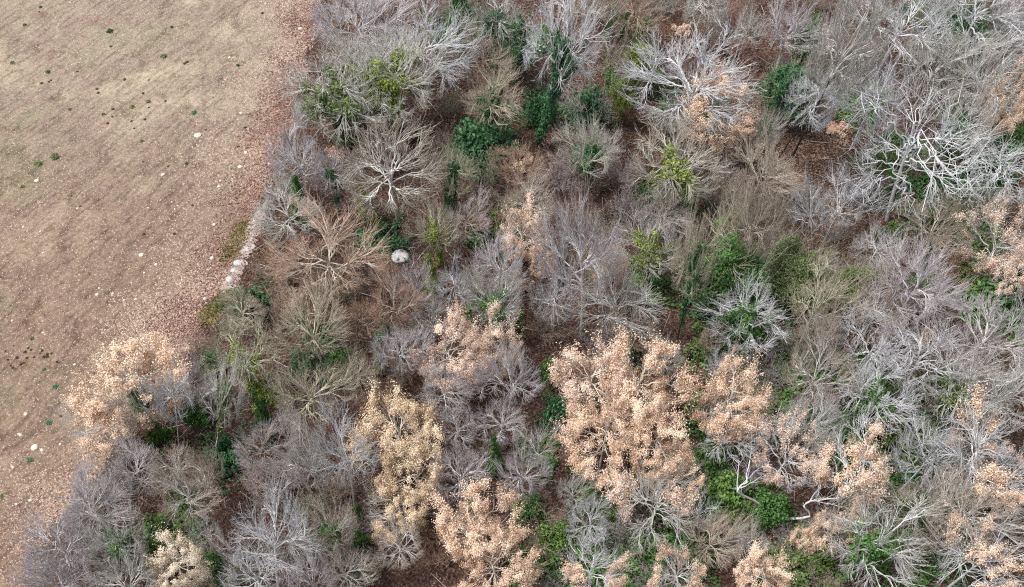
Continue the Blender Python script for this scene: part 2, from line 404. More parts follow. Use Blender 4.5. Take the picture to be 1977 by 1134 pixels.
STYLES = {   # crown centre and half height, lowest shoot elevation, node counts, wiggle, bough radius, radii of finer wood
    'vase':   dict(E=(5.8, 3.8), z=(2.2, 5.2), el=40, n=(13, 84, 400, 1450), wig=0.04, rb=0.080, rk=(0.045, 0.027, 0.0130), tw=1, gap=0.17),
    'spread': dict(E=(5.6, 3.6), z=(2.5, 5.2), el=22, n=(14, 80, 380, 1350), wig=0.055, rb=0.084, rk=(0.048, 0.028, 0.0132), tw=1, gap=0.19),
    'sparse': dict(E=(5.8, 3.8), z=(2.8, 5.4), el=27, n=(12, 60, 280, 860), wig=0.065, rb=0.084, rk=(0.049, 0.029, 0.0150), tw=1, gap=0.22),
    'twist':  dict(E=(6.2, 3.6), z=(2.6, 6.2), el=0, n=(13, 60, 230, 640), wig=0.15, rb=0.058, rk=(0.040, 0.026, 0.0145), tw=1, gap=0.25),
    'slim':   dict(E=(6.4, 4.8), z=(2.2, 7.0), el=38, n=(13, 70, 330, 1050), wig=0.045, rb=0.072, rk=(0.048, 0.029, 0.0135), tw=1, gap=0.18),
    'ivystem': dict(E=(6.2, 4.6), z=(1.8, 7.0), el=25, n=(13, 60, 170, 380), wig=0.05, rb=0.062, rk=(0.040, 0.025, 0.0140), tw=1, gap=0.15),
    'tuft':   dict(E=(5.8, 3.7), z=(2.6, 5.4), el=15, n=(12, 62, 280, 760), wig=0.075, rb=0.080, rk=(0.045, 0.027, 0.0145), tw=1, gap=0.20),
    'leafy':  dict(E=(5.8, 4.0), z=(2.6, 6.4), el=4, n=(14, 72, 260, 700), wig=0.08, rb=0.090, rk=(0.044, 0.024, 0.0130), tw=0, gap=0.14),
}

def fib(rng, n, el0, jit):
    k = np.arange(n) + 0.5
    sn = np.sin(math.radians(el0)); z = sn + (1 - sn) * k / n
    z = np.clip(z + rng.normal(0, jit / math.sqrt(n), n), sn - 0.1, 1)
    az = k * 2.39996 + rng.normal(0, 1.6 * jit / math.sqrt(n), n) + rng.random() * 6.28
    c = np.sqrt(np.clip(1 - z * z, 0, 1))
    return np.stack([c * np.cos(az), c * np.sin(az), z], -1)

def curve(rng, A, T, B, n, bend, wig):
    ln = np.linalg.norm(B - A, axis=1)[:, None]
    Cc = A + unit(T) * ln * bend
    t = np.linspace(0, 1, n + 1)[None, :, None]
    p = A[:, None] * (1 - t) ** 2 + 2 * Cc[:, None] * t * (1 - t) + B[:, None] * t * t
    if wig: p = p + rng.normal(0, 1, p.shape) * (ln[:, None] * wig) * np.minimum(1, 3 * t)
    return p

def on(pts, par, t):
    n = pts.shape[1] - 1
    f = t * n; i = np.minimum(f.astype(int), n - 1); fr = (f - i)[:, None]
    A, B = pts[par, i], pts[par, i + 1]
    return A + (B - A) * fr, unit(B - A)

def proto(style, seed, ivy=None, leaf=0.0):
    """meshes of one tree, crown 8 m wide: trunk, boughs, twigs, ivy, foliage.
    Shoots run from the trunk out to points spread over the uneven dome of the crown."""
    rng = np.random.default_rng(seed); q = STYLES[style]
    cz, rz = q['E']; H, Rr = cz + rz, 4.0
    ph = rng.random(4) * 6.28; w = q['wig']
    F0 = np.array([0, 0, q['z'][0] + 0.5])
    lean = np.array([rng.normal(0, 0.05), rng.normal(0, 0.05), 0])
    def dome(d, fr):                                       # point on the dome in direction d from the fork, at fraction fr
        r = np.array([Rr, Rr, rz]); c = np.array([0, 0, cz])
        o = (F0 - c) / r; dd = d / r
        a_, b_, c_ = (dd * dd).sum(-1), (dd * o).sum(-1), (o * o).sum() - 1
        t = (-b_ + np.sqrt(np.maximum(b_ * b_ - a_ * c_, 0))) / a_
        return F0 + d * (t * lobed(d, ph) * fr)[:, None]
    tz = q['z'][1] + 0.6
    trunk = grow(rng, np.zeros((1, 3)), (UP + lean)[None], np.array([tz]), 9, 0.035, 0.12)
    tR = np.array([q['rb'] * 1.8])
    nA, nB, nC, nD = q['n']
    dA = fib(rng, nA, q['el'] + 8, 0.5); dB = fib(rng, nB, q['el'], 0.6)
    dB = dB[rng.random(nB) > q['gap']]
    dC = fib(rng, nC, q['el'] - 3, 0.6); dD = fib(rng, nD, q['el'] - 5, 0.8)
    lim = lambda d, par, n: np.max(d @ par.T, axis=1) > math.cos(1.7 * math.sqrt(2.4 / n))
    dC = dC[rng.random(len(dC)) > q['gap']]; dC = dC[lim(dC, dB, nB)]; dD = dD[lim(dD, dC, nC)]
    pB, pC, pD = np.argmax(dB @ dA.T, 1), np.argmax(dC @ dB.T, 1), np.argmax(dD @ dC.T, 1)
    gA = np.clip(rng.normal(0.97, 0.13, nA), 0.66, 1.2); gB = gA[pB] * np.clip(rng.normal(1, 0.09, len(pB)), 0.78, 1.2); gC = gB[pC]; gD = gC[pD]
    zz = q['z'][0] + (q['z'][1] - q['z'][0]) * np.clip(dA[:, 2] + rng.normal(0, 0.12, nA), 0.0, 1.0)
    sA, tA = on(trunk, np.zeros(nA, int), zz / tz)
    eA = dome(dA, rng.uniform(0.52, 0.72, nA) * gA)
    lA = curve(rng, sA, unit(dA * np.array([1, 1, 0.4]) + UP * 0.45), eA, 8, 0.45, w * 0.35); rA = q['rb'] * rng.uniform(0.6, 1.0, nA)
    sB, tB = on(lA, pB, rng.uniform(0.35, 1.0, len(pB))); lB = curve(rng, sB, tB, dome(dB, rng.uniform(0.68, 0.9, len(dB)) * gB), 5, 0.42, w * 0.5); rB = q['rk'][0] * rng.uniform(0.7, 1.15, len(dB))
    sC, tC = on(lB, pC, rng.uniform(0.2, 1.0, len(pC))); lC = curve(rng, sC, tC, dome(dC, rng.uniform(0.78, 0.98, len(dC)) * gC), 3, 0.42, w * 0.6); rC = q['rk'][1] * rng.uniform(0.7, 1.15, len(dC))
    sD, tD = on(lC, pD, rng.uniform(0.1, 1.0, len(pD))); lD = curve(rng, sD, tD, dome(dD, rng.uniform(0.84, 1.08, len(dD)) * gD), 2, 0.4, w * 0.6); rD = np.full(len(dD), q['rk'][2])
    parts = [tubes(lD, rD, 3, 0.45)]
    tips = lD[:, -1]
    if q['tw']:
        k = len(lD); m = q['tw']; par = np.repeat(np.arange(k), m)
        s5, t5 = on(lD, par, rng.uniform(0.25, 1.0, k * m))
        d5 = unit(t5 + rng.normal(0, 0.42, t5.shape) + UP * 0.08)
        l5 = np.stack([s5, s5 + d5 * rng.uniform(0.2, 0.55, (k * m, 1))], 1)
        parts.append(spikes(l5, np.full(k * m, q['rk'][2] * 0.95)))
    tw = join(parts)
    out = {'H': H, 'cx': np.zeros(2)}
    fit = lambda V: V
    out['trunk'] = mesh_of('trunk', *tubes(trunk, tR, 7, 0.45), True)
    out['boughs'] = []
    for j in range(nA):
        sb, sc_ = pB == j, pB[pC] == j
        V, F = join([tubes(lA[j:j + 1], rA[j:j + 1], 5, 0.42), tubes(lB[sb], rB[sb], 4, 0.4), tubes(lC[sc_], rC[sc_], 3, 0.45)])
        out['boughs'].append(mesh_of('bough', V, F, True))
    out['twigs'] = mesh_of('twigs', *tw)
    l1, l2, l3, l4 = lA, lB, lC, lD
    if ivy:
        heavy = ivy == 'heavy'; mid = ivy == 'mid'
        tpt = trunk[0][np.clip((rng.random(26) * 9).astype(int), 1 if not heavy else 1, 9)]
        bp = l1[:, 0:(9 if heavy else 7 if mid else 5)].reshape(-1, 3); sp = l2[:: (1 if heavy else 3 if mid else 5), 0:(4 if heavy else 3 if mid else 2)].reshape(-1, 3)
        C = np.concatenate([tpt, bp, sp]); C = C + rng.normal(0, 0.34 if heavy else 0.2, C.shape)
        C[:, 2] = np.maximum(C[:, 2], 0.5)
        V, F = lumps(rng, C, rng.uniform(0.4, 1.0 if heavy else 0.75, len(C)), 80 if heavy else 55, 0.2, 1.0)
        out['ivy'] = mesh_of('ivy', fit(V), F)
    if leaf:   # sprays of dry leaves along the outer twigs, kept or lost bough by bough
        if leaf < 1:
            cen = dB[rng.choice(len(dB), max(3, int(7 * leaf)), replace=False)]
            keepB = np.max(dB @ cen.T, axis=1) + rng.normal(0, 0.03, len(dB)) > 0.90
            nl, sg = int(20000 * leaf), 0.155
        else:
            keepB = rng.random(len(dB)) > 0.10
            nl, sg = 34000, 0.16
        keepC = keepB[pC] & (rng.random(len(dC)) > 0.16); keepD = keepC[pD]
        okD, okC = np.where(keepD)[0], np.where(keepC)[0]
        wt = rng.gamma(2.0, 1.0, len(dC)); wD = wt[pD[okD]]
        j = rng.choice(okD, nl, p=wD / wD.sum()); p1, _ = on(lD, j, rng.uniform(0.1, 1.0, nl))
        p2, _ = on(lC, pD[j], rng.uniform(0.55, 1.0, nl)); near = rng.random((nl, 1)) < 0.45
        C = np.where(near, p2, p1) + rng.normal(0, sg, (nl, 3))
        hub = lC[pD[j], -1]; nn = unit(C - hub + 1e-4) * 0.7 + unit(C - np.array([0, 0, cz - 1])) * 0.6 + UP * 0.35 + rng.normal(0, 0.45, (nl, 3))
        out['foliage'] = mesh_of('foliage', *leaves(rng, C, nn, 0.112))
    return out

P = {}
sd = 100
for st, cnt in (('vase', 5), ('spread', 5), ('sparse', 3), ('slim', 3)):
    for k in range(cnt):
        sd += 1; P.setdefault(st, []).append(proto(st, sd, 'light'))
for k in range(3): sd += 1; P.setdefault('ivied', []).append(proto('ivystem', sd, 'heavy'))
for k in range(2): sd += 1; P.setdefault('clad', []).append(proto('spread', sd, 'mid'))
for k in range(2): sd += 1; P.setdefault('twist', []).append(proto('twist', sd, None))
for k in range(4): sd += 1; P.setdefault('tuft', []).append(proto('tuft', sd, None, (0.6, 0.95, 0.45, 0.75)[k]))
for k in range(4): sd += 1; P.setdefault('leafy', []).append(proto('leafy', sd, None, 1.0))

# ------------------------------------------------------------------ shrubs, bushes, small things (prototype meshes)
def bush_mesh(seed, kind):
    rng = np.random.default_rng(seed)
    if kind == 'round':
        k = 22; d = unit(rng.normal(size=(k, 3))); d[:, 2] = np.abs(d[:, 2])
        C = d * rng.uniform(0.3, 0.75, (k, 1)) * np.array([1, 1, 0.95]) + np.array([0, 0, 0.25]); R = rng.uniform(0.22, 0.45, k)
    elif kind == 'cone':
        k = 30; z = rng.random(k) * 2.2; rr = 0.62 * (1 - z / 2.6) * np.sqrt(rng.random(k)); az = rng.random(k) * 6.28
        C = np.stack([rr * np.cos(az), rr * np.sin(az), z + 0.2], -1); R = 0.36 * (1 - z / 3.4)
    else:            # loose
        k = 26; C = rng.normal(0, 0.42, (k, 3)) * np.array([1, 1, 0.5]); C[:, 2] = np.abs(C[:, 2]) + 0.15; R = rng.uniform(0.12, 0.34, k)
    V, F = lumps(rng, C, R, 130, 0.085, 0.9)
    V[:, 2] = np.maximum(V[:, 2], 0.0)
    st = tubes(grow(rng, np.zeros((6, 3)), unit(rng.normal(0, 0.5, (6, 3)) + UP), np.full(6, 0.8), 3, 0.1, 0.05), np.full(6, 0.025), 4)
    return mesh_of('foliage', V, F), mesh_of('stems', *st, True)
BUSH = {k: [bush_mesh(300 + i * 10 + j, k) for j in range(n)] for i, (k, n) in enumerate((('round', 4), ('cone', 2), ('loose', 4)))}

def shrub_mesh(seed):
    """many-stemmed leafless shrub, 4 m wide, 3 m tall"""
    rng = np.random.default_rng(seed); k = 16
    az = rng.random(k) * 6.28; inc = np.radians(rng.uniform(5, 62, k))
    D = np.stack([np.sin(inc) * np.cos(az), np.sin(inc) * np.sin(az), np.cos(inc)], -1)
    Ls = rng.uniform(1.8, 3.0, k)
    a = grow(rng, rng.normal(0, 0.12, (k, 3)) * np.array([1, 1, 0]), D, Ls, 4, 0.1, 0.06); ra = np.full(k, 0.022)
    b, Lb, Rb, _ = sprout(rng, a, Ls, ra, 6, 0.15, 1, 0.55, 0.18, 0.5, 2, 0.1, 0.05, 0.35, 0.016)
    c, Lc, Rc, _ = sprout(rng, b, Lb, Rb, 6, 0.1, 1, 0.55, 0.2, 0.6, 1, 0, 0.04, 0.3, 0.015)
    d, Ld, Rd, _ = sprout(rng, c, Lc, Rc, 3, 0.2, 1, 0.55, 0.2, 0.75, 1, 0, 0.04, 0.3, 0.01)
    Rd = np.maximum(Rd, 0.011)
    return mesh_of('bare_shrub', *join([tubes(a, ra, 4), tubes(b, Rb, 3), tubes(c, Rc, 3), spikes(d, Rd * 1.25)]))
USTORY = {  # darker copies of the twig colours; understory shade is put into them
    'pale': bark('shrub twig grey', (0.30, 0.285, 0.26), 0.7), 'lilac': bark('shrub twig mauve', (0.29, 0.245, 0.255), 0.7),
    'tan': bark('shrub twig tan', (0.28, 0.22, 0.18), 0.7), 'green': bark('shrub twig olive', (0.25, 0.245, 0.175), 0.7), 'brown': bark('shrub twig russet', (0.29, 0.185, 0.145), 0.7)}
SHRUB = [shrub_mesh(400 + i) for i in range(5)]

def rock_mesh(seed, sub, sq=0.75, rough=0.4):
    import bmesh
    bm = bmesh.new(); bmesh.ops.create_icosphere(bm, subdivisions=sub, radius=0.5)
    V = np.array([v.co[:] for v in bm.verts]); rng = np.random.default_rng(seed)
    dirs = unit(rng.normal(size=(9, 3)))
    s = 1 + rough * (np.maximum(V @ dirs.T * 2, 0.25) ** 2 @ rng.uniform(-0.4, 0.4, 9))
    V = V * np.clip(s, 0.7, 1.35)[:, None] * np.array([1.0, rng.uniform(0.7, 1.0), sq]) + rng.normal(0, 0.012, V.shape)
    for v, c in zip(bm.verts, V): v.co = c
    me = bpy.data.meshes.new('rock'); bm.to_mesh(me); bm.free()
    me.polygons.foreach_set('use_smooth', np.ones(len(me.polygons), bool))
    return me
ROCKS = [rock_mesh(500 + i, 2) for i in range(4)]

def tuft_mesh(seed, n=110):
    rng = np.random.default_rng(seed)
    d = unit(rng.normal(size=(n, 3))); d[:, 2] = np.abs(d[:, 2])
    P_ = d * rng.uniform(0.25, 0.5, (n, 1)) * np.array([1, 1, 0.8])
    V, F = leaves(rng, P_, d + rng.normal(0, 0.6, d.shape), 0.16)
    return mesh_of('tuft', V, F)
TUFT = [tuft_mesh(600 + i) for i in range(4)]

# ------------------------------------------------------------------ the wood
def ground_z(x, y): return float(hgt(x, y)) - 0.02

cnt = {}
def place_tree(px, py, w, style, col, opts, label, k=None):
    """px, py: middle of the crown in the photograph; w: its width there"""
    lst = P[style]; i = cnt.get(style, 0) if k is None else k; cnt[style] = i + 1
    p = lst[opts.get('tuft', i) % len(lst)]
    rng = np.random.default_rng(int(px * 7 + py * 13) % 99991)
    h = 9.0
    for _ in range(3):
        x, y, dep = at(px, py, 0.6 * h); D = (1.25 if style == 'ivied' else 1.05 if style in ('leafy', 'tuft') else 0.97) * w * dep / FPX; h = (4.3 + 0.64 * D) * p['H'] / 9.0 * opts.get('h', 1.0)
    if 'rot' in opts: rz = opts['rot']
    else: rz = rng.random() * 6.28
    sxy, sz = D / 8.0, h / p['H']
    if 'base' in opts:                                     # trunk foot seen in the photo: lean the tree from there to its crown
        bx, by, _ = at(*opts['base'])
        zc = min(np.arange(3.0, 14.0, 0.25), key=lambda q_: (at(px, py, q_)[0] - bx) ** 2 + (at(px, py, q_)[1] - by) ** 2 + 0.05 * (q_ - 0.6 * h) ** 2)
        x, y, dep = at(px, py, zc); v = Vector((x - bx, y - by, zc)); sxy = (1.25 if style == 'ivied' else 0.97) * w * dep / FPX / 8.0; sz = v.length / (0.6 * p['H'])
    tilt = 0.15 * max(-0.25, min(1.0, (px - 900) / 900.0)) + rng.normal(0, 0.03); tip = rng.normal(0.02, 0.03)   # the wood leans away from the field
    if 'base' not in opts: x -= math.sin(tilt) * 0.6 * h; y -= math.sin(tip) * 0.6 * h
    name = {'ivied': 'ivy_clad_tree', 'clad': 'ivy_clad_tree', 'leafy': 'leafy_tree', 'tuft': 'leafy_tree'}.get(style, 'bare_tree')
    r = bpy.data.objects.new(name, None); COL.objects.link(r)
    if 'base' in opts: x, y = bx, by
    r.location = (x, y, ground_z(x, y) - 0.05); r.rotation_mode = 'QUATERNION'
    r.rotation_quaternion = (Matrix.Rotation(tilt, 3, 'Y') @ Matrix.Rotation(-tip, 3, 'X') @ Matrix.Rotation(rz, 3, 'Z')).to_quaternion()
    if 'base' in opts: r.rotation_quaternion = v.to_track_quat('Z', 'Y') @ Matrix.Rotation(rz, 3, 'Z').to_quaternion()
    r.scale = (sxy, sxy, sz)
    r.empty_display_size = 0.3
    grp = {'ivied': 'ivy-clad trees in the wood', 'clad': 'ivy-clad trees in the wood', 'leafy': 'trees still holding dry peach leaves', 'tuft': 'trees still holding dry peach leaves'}.get(style, 'leafless trees in the wood')
    tag(r, label, 'tree', grp)
    bk = BARK[col]
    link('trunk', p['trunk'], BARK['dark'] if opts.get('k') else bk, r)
    for b in p['boughs']: link('bough', b, BARK['tan'] if style == 'leafy' else bk, r)
    link('twigs', p['twigs'], TWIG['brown' if style == 'leafy' else opts.get('tw', col)], r, 'stuff')
    if 'ivy' in p and (opts.get('ivy') or style in ('ivied', 'clad')): link('ivy', p['ivy'], LEAF[opts.get('ivy', 'ivy')], r, 'stuff')
    if 'foliage' in p: link('foliage', p['foliage'], LEAF[opts.get('leaf', 'peach')], r, 'stuff')
    return r

def place_bush(px, py, w, kind, col, hh, label):
    lst = BUSH[kind]; i = cnt.get('b' + kind, 0); cnt['b' + kind] = i + 1
    fo, st = lst[i % len(lst)]
    rng = np.random.default_rng(int(px * 3 + py * 17))
    hh *= 1.6; x, y, dep = at(px, py, 0.5 * hh); s = 1.45 * w * dep / FPX / 2.0
    r = bpy.data.objects.new('evergreen_bush', None); COL.objects.link(r)
    top = 2.5 if kind == 'cone' else 1.2
    r.location = (x, y, ground_z(x, y)); r.rotation_euler = (0, 0, rng.random() * 6.28); r.scale = (s, s, hh / top)
    tag(r, label, 'bush', 'green bushes in the wood')
    link('stems', st, BARK['dark'], r); link('foliage', fo, LEAF[col], r, 'stuff')
    return r

TREES = [
#  px,  py,   w, style,  bark,   options, label
# --- along the top of the picture
 (640, 175, 225, 'spread', 'pale', dict(ivy='olive', k=0), 'pale leafless tree leaning out over the field beside the ivy-laden corner tree'),
 (690, 45, 185, 'vase', 'lilac', {}, 'lilac-grey leafless tree where the field edge meets the top of the photo'),
 (825, 95, 215, 'spread', 'white', {}, 'dense silver-white leafless tree behind the ivy-laden corner tree'),
 (685, 205, 140, 'clad', 'pale', dict(ivy='olive', h=.85), 'olive ivy mass on the field side of the ivy-laden corner tree'),
 (738, 160, 215, 'clad', 'pale', dict(ivy='yellow', h=1.1), 'ivy-laden tree with a broad yellow-green mass at the upper field corner'),
 (960, 35, 125, 'slim', 'pale', dict(ivy='ivy'), 'thin grey tree with dark ivy, at the top edge above the broom-shaped tree'),
 (1000, 75, 75, 'ivied', 'tan', dict(ivy='ivy'), 'dark green ivy column between the two pale trees near the top edge'),
 (890, 20, 70, 'ivied', 'tan', dict(ivy='ever'), 'green ivy-covered stem cut by the top edge beside the silver-white tree'),
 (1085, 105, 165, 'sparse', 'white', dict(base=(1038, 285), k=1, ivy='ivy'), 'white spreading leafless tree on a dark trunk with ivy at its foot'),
 (1130, 15, 110, 'vase', 'tan', {}, 'brownish leafless tree cut by the top edge above the white spreading tree'),
 (1235, 105, 65, 'ivied', 'tan', dict(ivy='yellow'), 'slim yellow-green ivy column beside the wide white tree with peach tufts'),
 (1205, 175, 45, 'ivied', 'tan', dict(ivy='yellow'), 'lower small yellow-green ivy column beside the wide white tree with peach tufts'),
 (1340, 165, 275, 'spread', 'white', dict(h=.95), 'very wide white leafless tree with dense silver branches in the upper middle'),
 (1380, 225, 140, 'leafy', 'white', dict(leaf='peach', h=.95), 'small tree of peach leaf tufts against the foot of the very wide white tree'),
 (1355, 10, 90, 'slim', 'pale', {}, 'small pale tree cut by the top edge above the wide white tree'),
 (1445, 55, 70, 'slim', 'pale', {}, 'narrow leaning pale tree behind the wide white tree, near the top edge'),
 (1530, 60, 130, 'vase', 'lilac', dict(tw='lilac'), 'mauve-grey leafless tree at the top edge beside the green ivy tree'),
 (1562, 70, 60, 'ivied', 'green', dict(ivy='ever'), 'upper green ivy stem near the top edge beside a mauve-grey tree'),
 (1530, 150, 100, 'ivied', 'green', dict(ivy='ivy'), 'bushy dark green ivy tree in front of the leaning pale tree with dark trunk'),
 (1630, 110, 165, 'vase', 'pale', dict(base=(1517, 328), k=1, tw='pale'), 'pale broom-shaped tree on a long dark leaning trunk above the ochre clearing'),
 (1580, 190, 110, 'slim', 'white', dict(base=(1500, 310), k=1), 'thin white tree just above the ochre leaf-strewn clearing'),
 (1745, 40, 210, 'sparse', 'white', {}, 'thick-limbed white tree cut by the top edge, near the upper corner of the wood'),
 (1885, 35, 210, 'sparse', 'white', {}, 'thick-limbed white tree in the top corner of the wood'),
 (1815, 135, 185, 'vase', 'pale', dict(tw='pale'), 'dense grey broom tree under the two thick-limbed white trees'),
 (1905, 165, 190, 'sparse', 'white', dict(tw='pale'), 'silvery fine-twigged tree above the peach tufts at the border of the photo'),
 (1965, 90, 150, 'vase', 'white', dict(tw='pale'), 'silvery tree half cut by the photo border below the corner tree'),
 (1945, 195, 85, 'leafy', 'pale', dict(leaf='peach', h=1.25), 'tree with a patch of peach leaves near the border, above the contorted tree'),
 (1760, 265, 330, 'twist', 'white', dict(base=(1712, 425), h=.95, rot=0.6), 'large contorted white tree with thick crooked limbs'),
 (1690, 195, 130, 'slim', 'white', {}, 'upright white-stemmed tree behind the contorted tree'),
 (1945, 315, 190, 'twist', 'white', dict(h=.8), 'smaller crooked white tree at the border beside the contorted one'),
 (1860, 240, 140, 'vase', 'pale', dict(ivy='ivy'), 'grey fine tree rising behind the limbs of the contorted tree'),
 (1480, 245, 75, 'slim', 'pale', dict(ivy='ever'), 'slender pale tree with an ivy column beneath the wide white tree'),
# --- second band
 (952, 200, 135, 'vase', 'green', dict(ivy='ivy', tw='tan'), 'broom-shaped yellowish tree rising from a dark green bush'),
 (572, 315, 130, 'vase', 'lilac', {}, 'lilac broom tree beside the field, above the pale track'),
 (640, 335, 80, 'slim', 'lilac', dict(ivy='ivy'), 'narrow lilac tree between the field-edge broom tree and the wide tan-grey tree'),
 (748, 330, 235, 'spread', 'pale', dict(tw='tan'), 'wide tan-grey tree with many spreading pale branches behind the white boulder'),
 (872, 335, 95, 'slim', 'green', dict(ivy='ivy'), 'greenish-grey slender tree with dark ivy at its foot, beside the wide tan-grey tree'),
 (1140, 300, 135, 'vase', 'green', dict(ivy='ivy', tw='pale'), 'greenish bare tree with dark ivy below the white spreading tree'),
 (1308, 325, 195, 'spread', 'pale', dict(ivy='yellow', tw='tan'), 'pale spreading tree with olive ivy at its foot below the very wide white tree'),
 (1475, 330, 140, 'vase', 'tan', dict(tw='tan'), 'cream-twigged tree fanning out over the brown understory below the ochre clearing'),
 (1418, 385, 60, 'slim', 'tan', {}, 'small slim tree between two cream-twigged spreading trees'),
 (558, 415, 140, 'spread', 'pale', dict(h=.75), 'low arching pale tree beside the track at the field edge'),
 (842, 445, 110, 'vase', 'green', dict(ivy='yellow', tw='tan'), 'tan broom tree with a yellow-green ivy column beside the white boulder'),
 (625, 510, 235, 'spread', 'tan', dict(tw='brown', h=.9), 'broad russet-twigged tree between the track and the white boulder'),
 (1012, 455, 100, 'leafy', 'pale', dict(leaf='peach', h=.85), 'small rounded peach-leaved tree standing alone among grey trees'),
 (1050, 497, 55, 'leafy', 'pale', dict(leaf='peach', h=.85), 'tiny peach-leaved tree beside the small rounded peach one'),
 (1020, 395, 125, 'vase', 'pale', dict(tw='tan'), 'thin upright pale tree behind the small rounded peach-leaved tree'),
 (962, 520, 130, 'vase', 'lilac', {}, 'lilac-grey dense tree below the small rounded peach-leaved tree'),
 (1120, 500, 185, 'vase', 'white', dict(base=(1122, 650), tw='lilac'), 'large whitish tree in the middle of the wood beside the yellow ivy tree'),
 (1072, 575, 95, 'slim', 'white', {}, 'upright white tree left standing below the large whitish tree'),
 (882, 555, 85, 'slim', 'white', {}, 'narrow white-stemmed tree below the tan broom tree'),
 (800, 560, 78, 'vase', 'lilac', {}, 'small lilac fan-shaped tree just below the white boulder'),
 (962, 585, 130, 'vase', 'pale', dict(ivy='ever'), 'pale tree with fresh green ivy above the paired peach trees'),
 (1258, 485, 135, 'clad', 'pale', dict(ivy='yellow'), 'bright yellow-green ivy tree with bare branches poking out'),
 (1185, 575, 165, 'sparse', 'white', dict(tw='pale'), 'white wide-branched tree right above the huge peach tree'),
 (1215, 630, 140, 'vase', 'tan', dict(h=.8), 'brownish low tree beside the dark trunk clearing'),
 (1172, 530, 60, 'leafy', 'pale', dict(leaf='pink', h=1.3), 'thin tree with one pinkish leaf patch inside the large whitish tree'),
 (1395, 515, 145, 'ivied', 'green', dict(ivy='ever'), 'big dark green ivy tree in the middle right of the wood'),
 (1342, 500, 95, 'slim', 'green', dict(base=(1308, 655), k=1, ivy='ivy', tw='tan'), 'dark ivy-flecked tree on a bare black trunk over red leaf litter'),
 (1412, 430, 48, 'ivied', 'green', dict(ivy='olive'), 'slim olive ivy stem above the big dark green ivy tree'),
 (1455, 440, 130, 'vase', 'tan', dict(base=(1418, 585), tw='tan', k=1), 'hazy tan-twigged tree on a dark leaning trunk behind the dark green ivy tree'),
 (1562, 410, 75, 'sparse', 'white', dict(base=(1572, 500), h=1.05), 'small chalk-white dead tree with a forked top'),
 (1630, 395, 105, 'sparse', 'white', dict(k=0), 'thin white tree beside the small chalk-white dead tree'),
 (1530, 480, 80, 'ivied', 'olive' if False else 'green', dict(ivy='olive'), 'olive ivy tree below the small chalk-white dead tree'),
 (1553, 530, 105, 'ivied', 'green', dict(ivy='olive', h=.85), 'wide olive-green ivy tree in front of the smaller olive one'),
 (1645, 545, 95, 'ivied', 'green', dict(ivy='olive', h=.8), 'olive ivy tree leaning beside the bright green bush'),
 (1770, 550, 190, 'vase', 'lilac', dict(tw='lilac'), 'big smoky lilac tree below the crooked limbs of the contorted tree'),
 (1695, 600, 130, 'vase', 'lilac', dict(tw='tan'), 'smoky brown-grey tree beside the big smoky lilac one'),
 (1805, 440, 150, 'vase', 'tan', dict(tw='tan', h=.75), 'low brown-twigged tree under the contorted tree'),
 (1695, 480, 100, 'slim', 'lilac', dict(h=.85), 'short lilac-twigged tree beneath the trunk of the contorted tree'),
 (1925, 475, 130, 'tuft', 'pale', dict(leaf='pink', h=1.0), 'pinkish-leaved tree at the photo border above bright green bushes'),
 (1960, 530, 100, 'tuft', 'pale', dict(leaf='pink', h=.9), 'pinkish-leaved tree cut by the border, lower of the two'),
# --- third band
 (600, 630, 175, 'vase', 'green', dict(tw='tan'), 'khaki bare tree in front of the broad russet-twigged tree'),
 (470, 600, 110, 'vase', 'tan', dict(h=.65), 'low brown scrubby tree beside the foot of the pale track'),
 (462, 690, 150, 'sparse', 'green', dict(ivy='yellow'), 'cream-branched tree with yellow-green ivy, inside the field edge'),
 (760, 590, 105, 'vase', 'tan', dict(tw='brown'), 'thin russet fan tree above the red leaf litter'),
 (770, 680, 110, 'vase', 'lilac', dict(tw='lilac'), 'mauve bare tree between the red litter and the paired peach trees'),
 (868, 680, 135, 'leafy', 'pale', dict(leaf='pink', h=.95), 'pinkish leafy tree, wider of the pair in mid wood'),
 (965, 672, 95, 'leafy', 'pale', dict(leaf='pink', h=.9), 'pinkish leafy tree, narrower of the pair in mid wood'),
 (595, 770, 175, 'vase', 'green', dict(tw='tan'), 'tan fan-shaped tree beside the green conical bush'),
 (690, 735, 80, 'slim', 'tan', {}, 'thin tan tree above the golden-leaved tree'),
 (1150, 725, 170, 'leafy', 'pale', dict(leaf='pink'), 'upper lobe tree of the huge peach-leaved cluster, pinkish'),
 (1245, 745, 170, 'leafy', 'pale', dict(leaf='peach', h=1.05), 'largest peach-leaved tree, in the middle of the huge peach cluster'),
 (1165, 840, 150, 'leafy', 'pale', dict(leaf='peach'), 'peach-leaved tree at the lower side of the huge peach cluster'),
 (1270, 860, 135, 'leafy', 'pale', dict(leaf='peach', h=.95), 'peach-leaved tree beside red litter, lower end of the huge peach cluster'),
 (1425, 765, 150, 'leafy', 'white', dict(leaf='peach'), 'peach-leaved tree on pale limbs standing apart from the huge peach cluster'),
 (1398, 705, 60, 'tuft', 'white', dict(leaf='pink', h=1.05), 'small pinkish tuft tree poking up behind the separate peach tree'),
 (1440, 620, 160, 'sparse', 'white', dict(base=(1432, 692), ivy='ever'), 'open white-limbed tree with green ivy between its stems'),
 (1582, 595, 125, 'sparse', 'green', dict(base=(1535, 690), tw='tan'), 'cream tree on a curved trunk leaning over a black shady hole'),
 (1282, 690, 85, 'vase', 'pale', dict(tw='pale', h=.75), 'small grey broom tree behind the huge peach cluster'),
 (1372, 655, 60, 'vase', 'brown', dict(tw='tan', h=.7), 'low brownish tree beside the dark bare trunk'),
 (1575, 725, 150, 'vase', 'pale', dict(tw='tan'), 'fine-twigged grey tree beside the separate peach tree'),
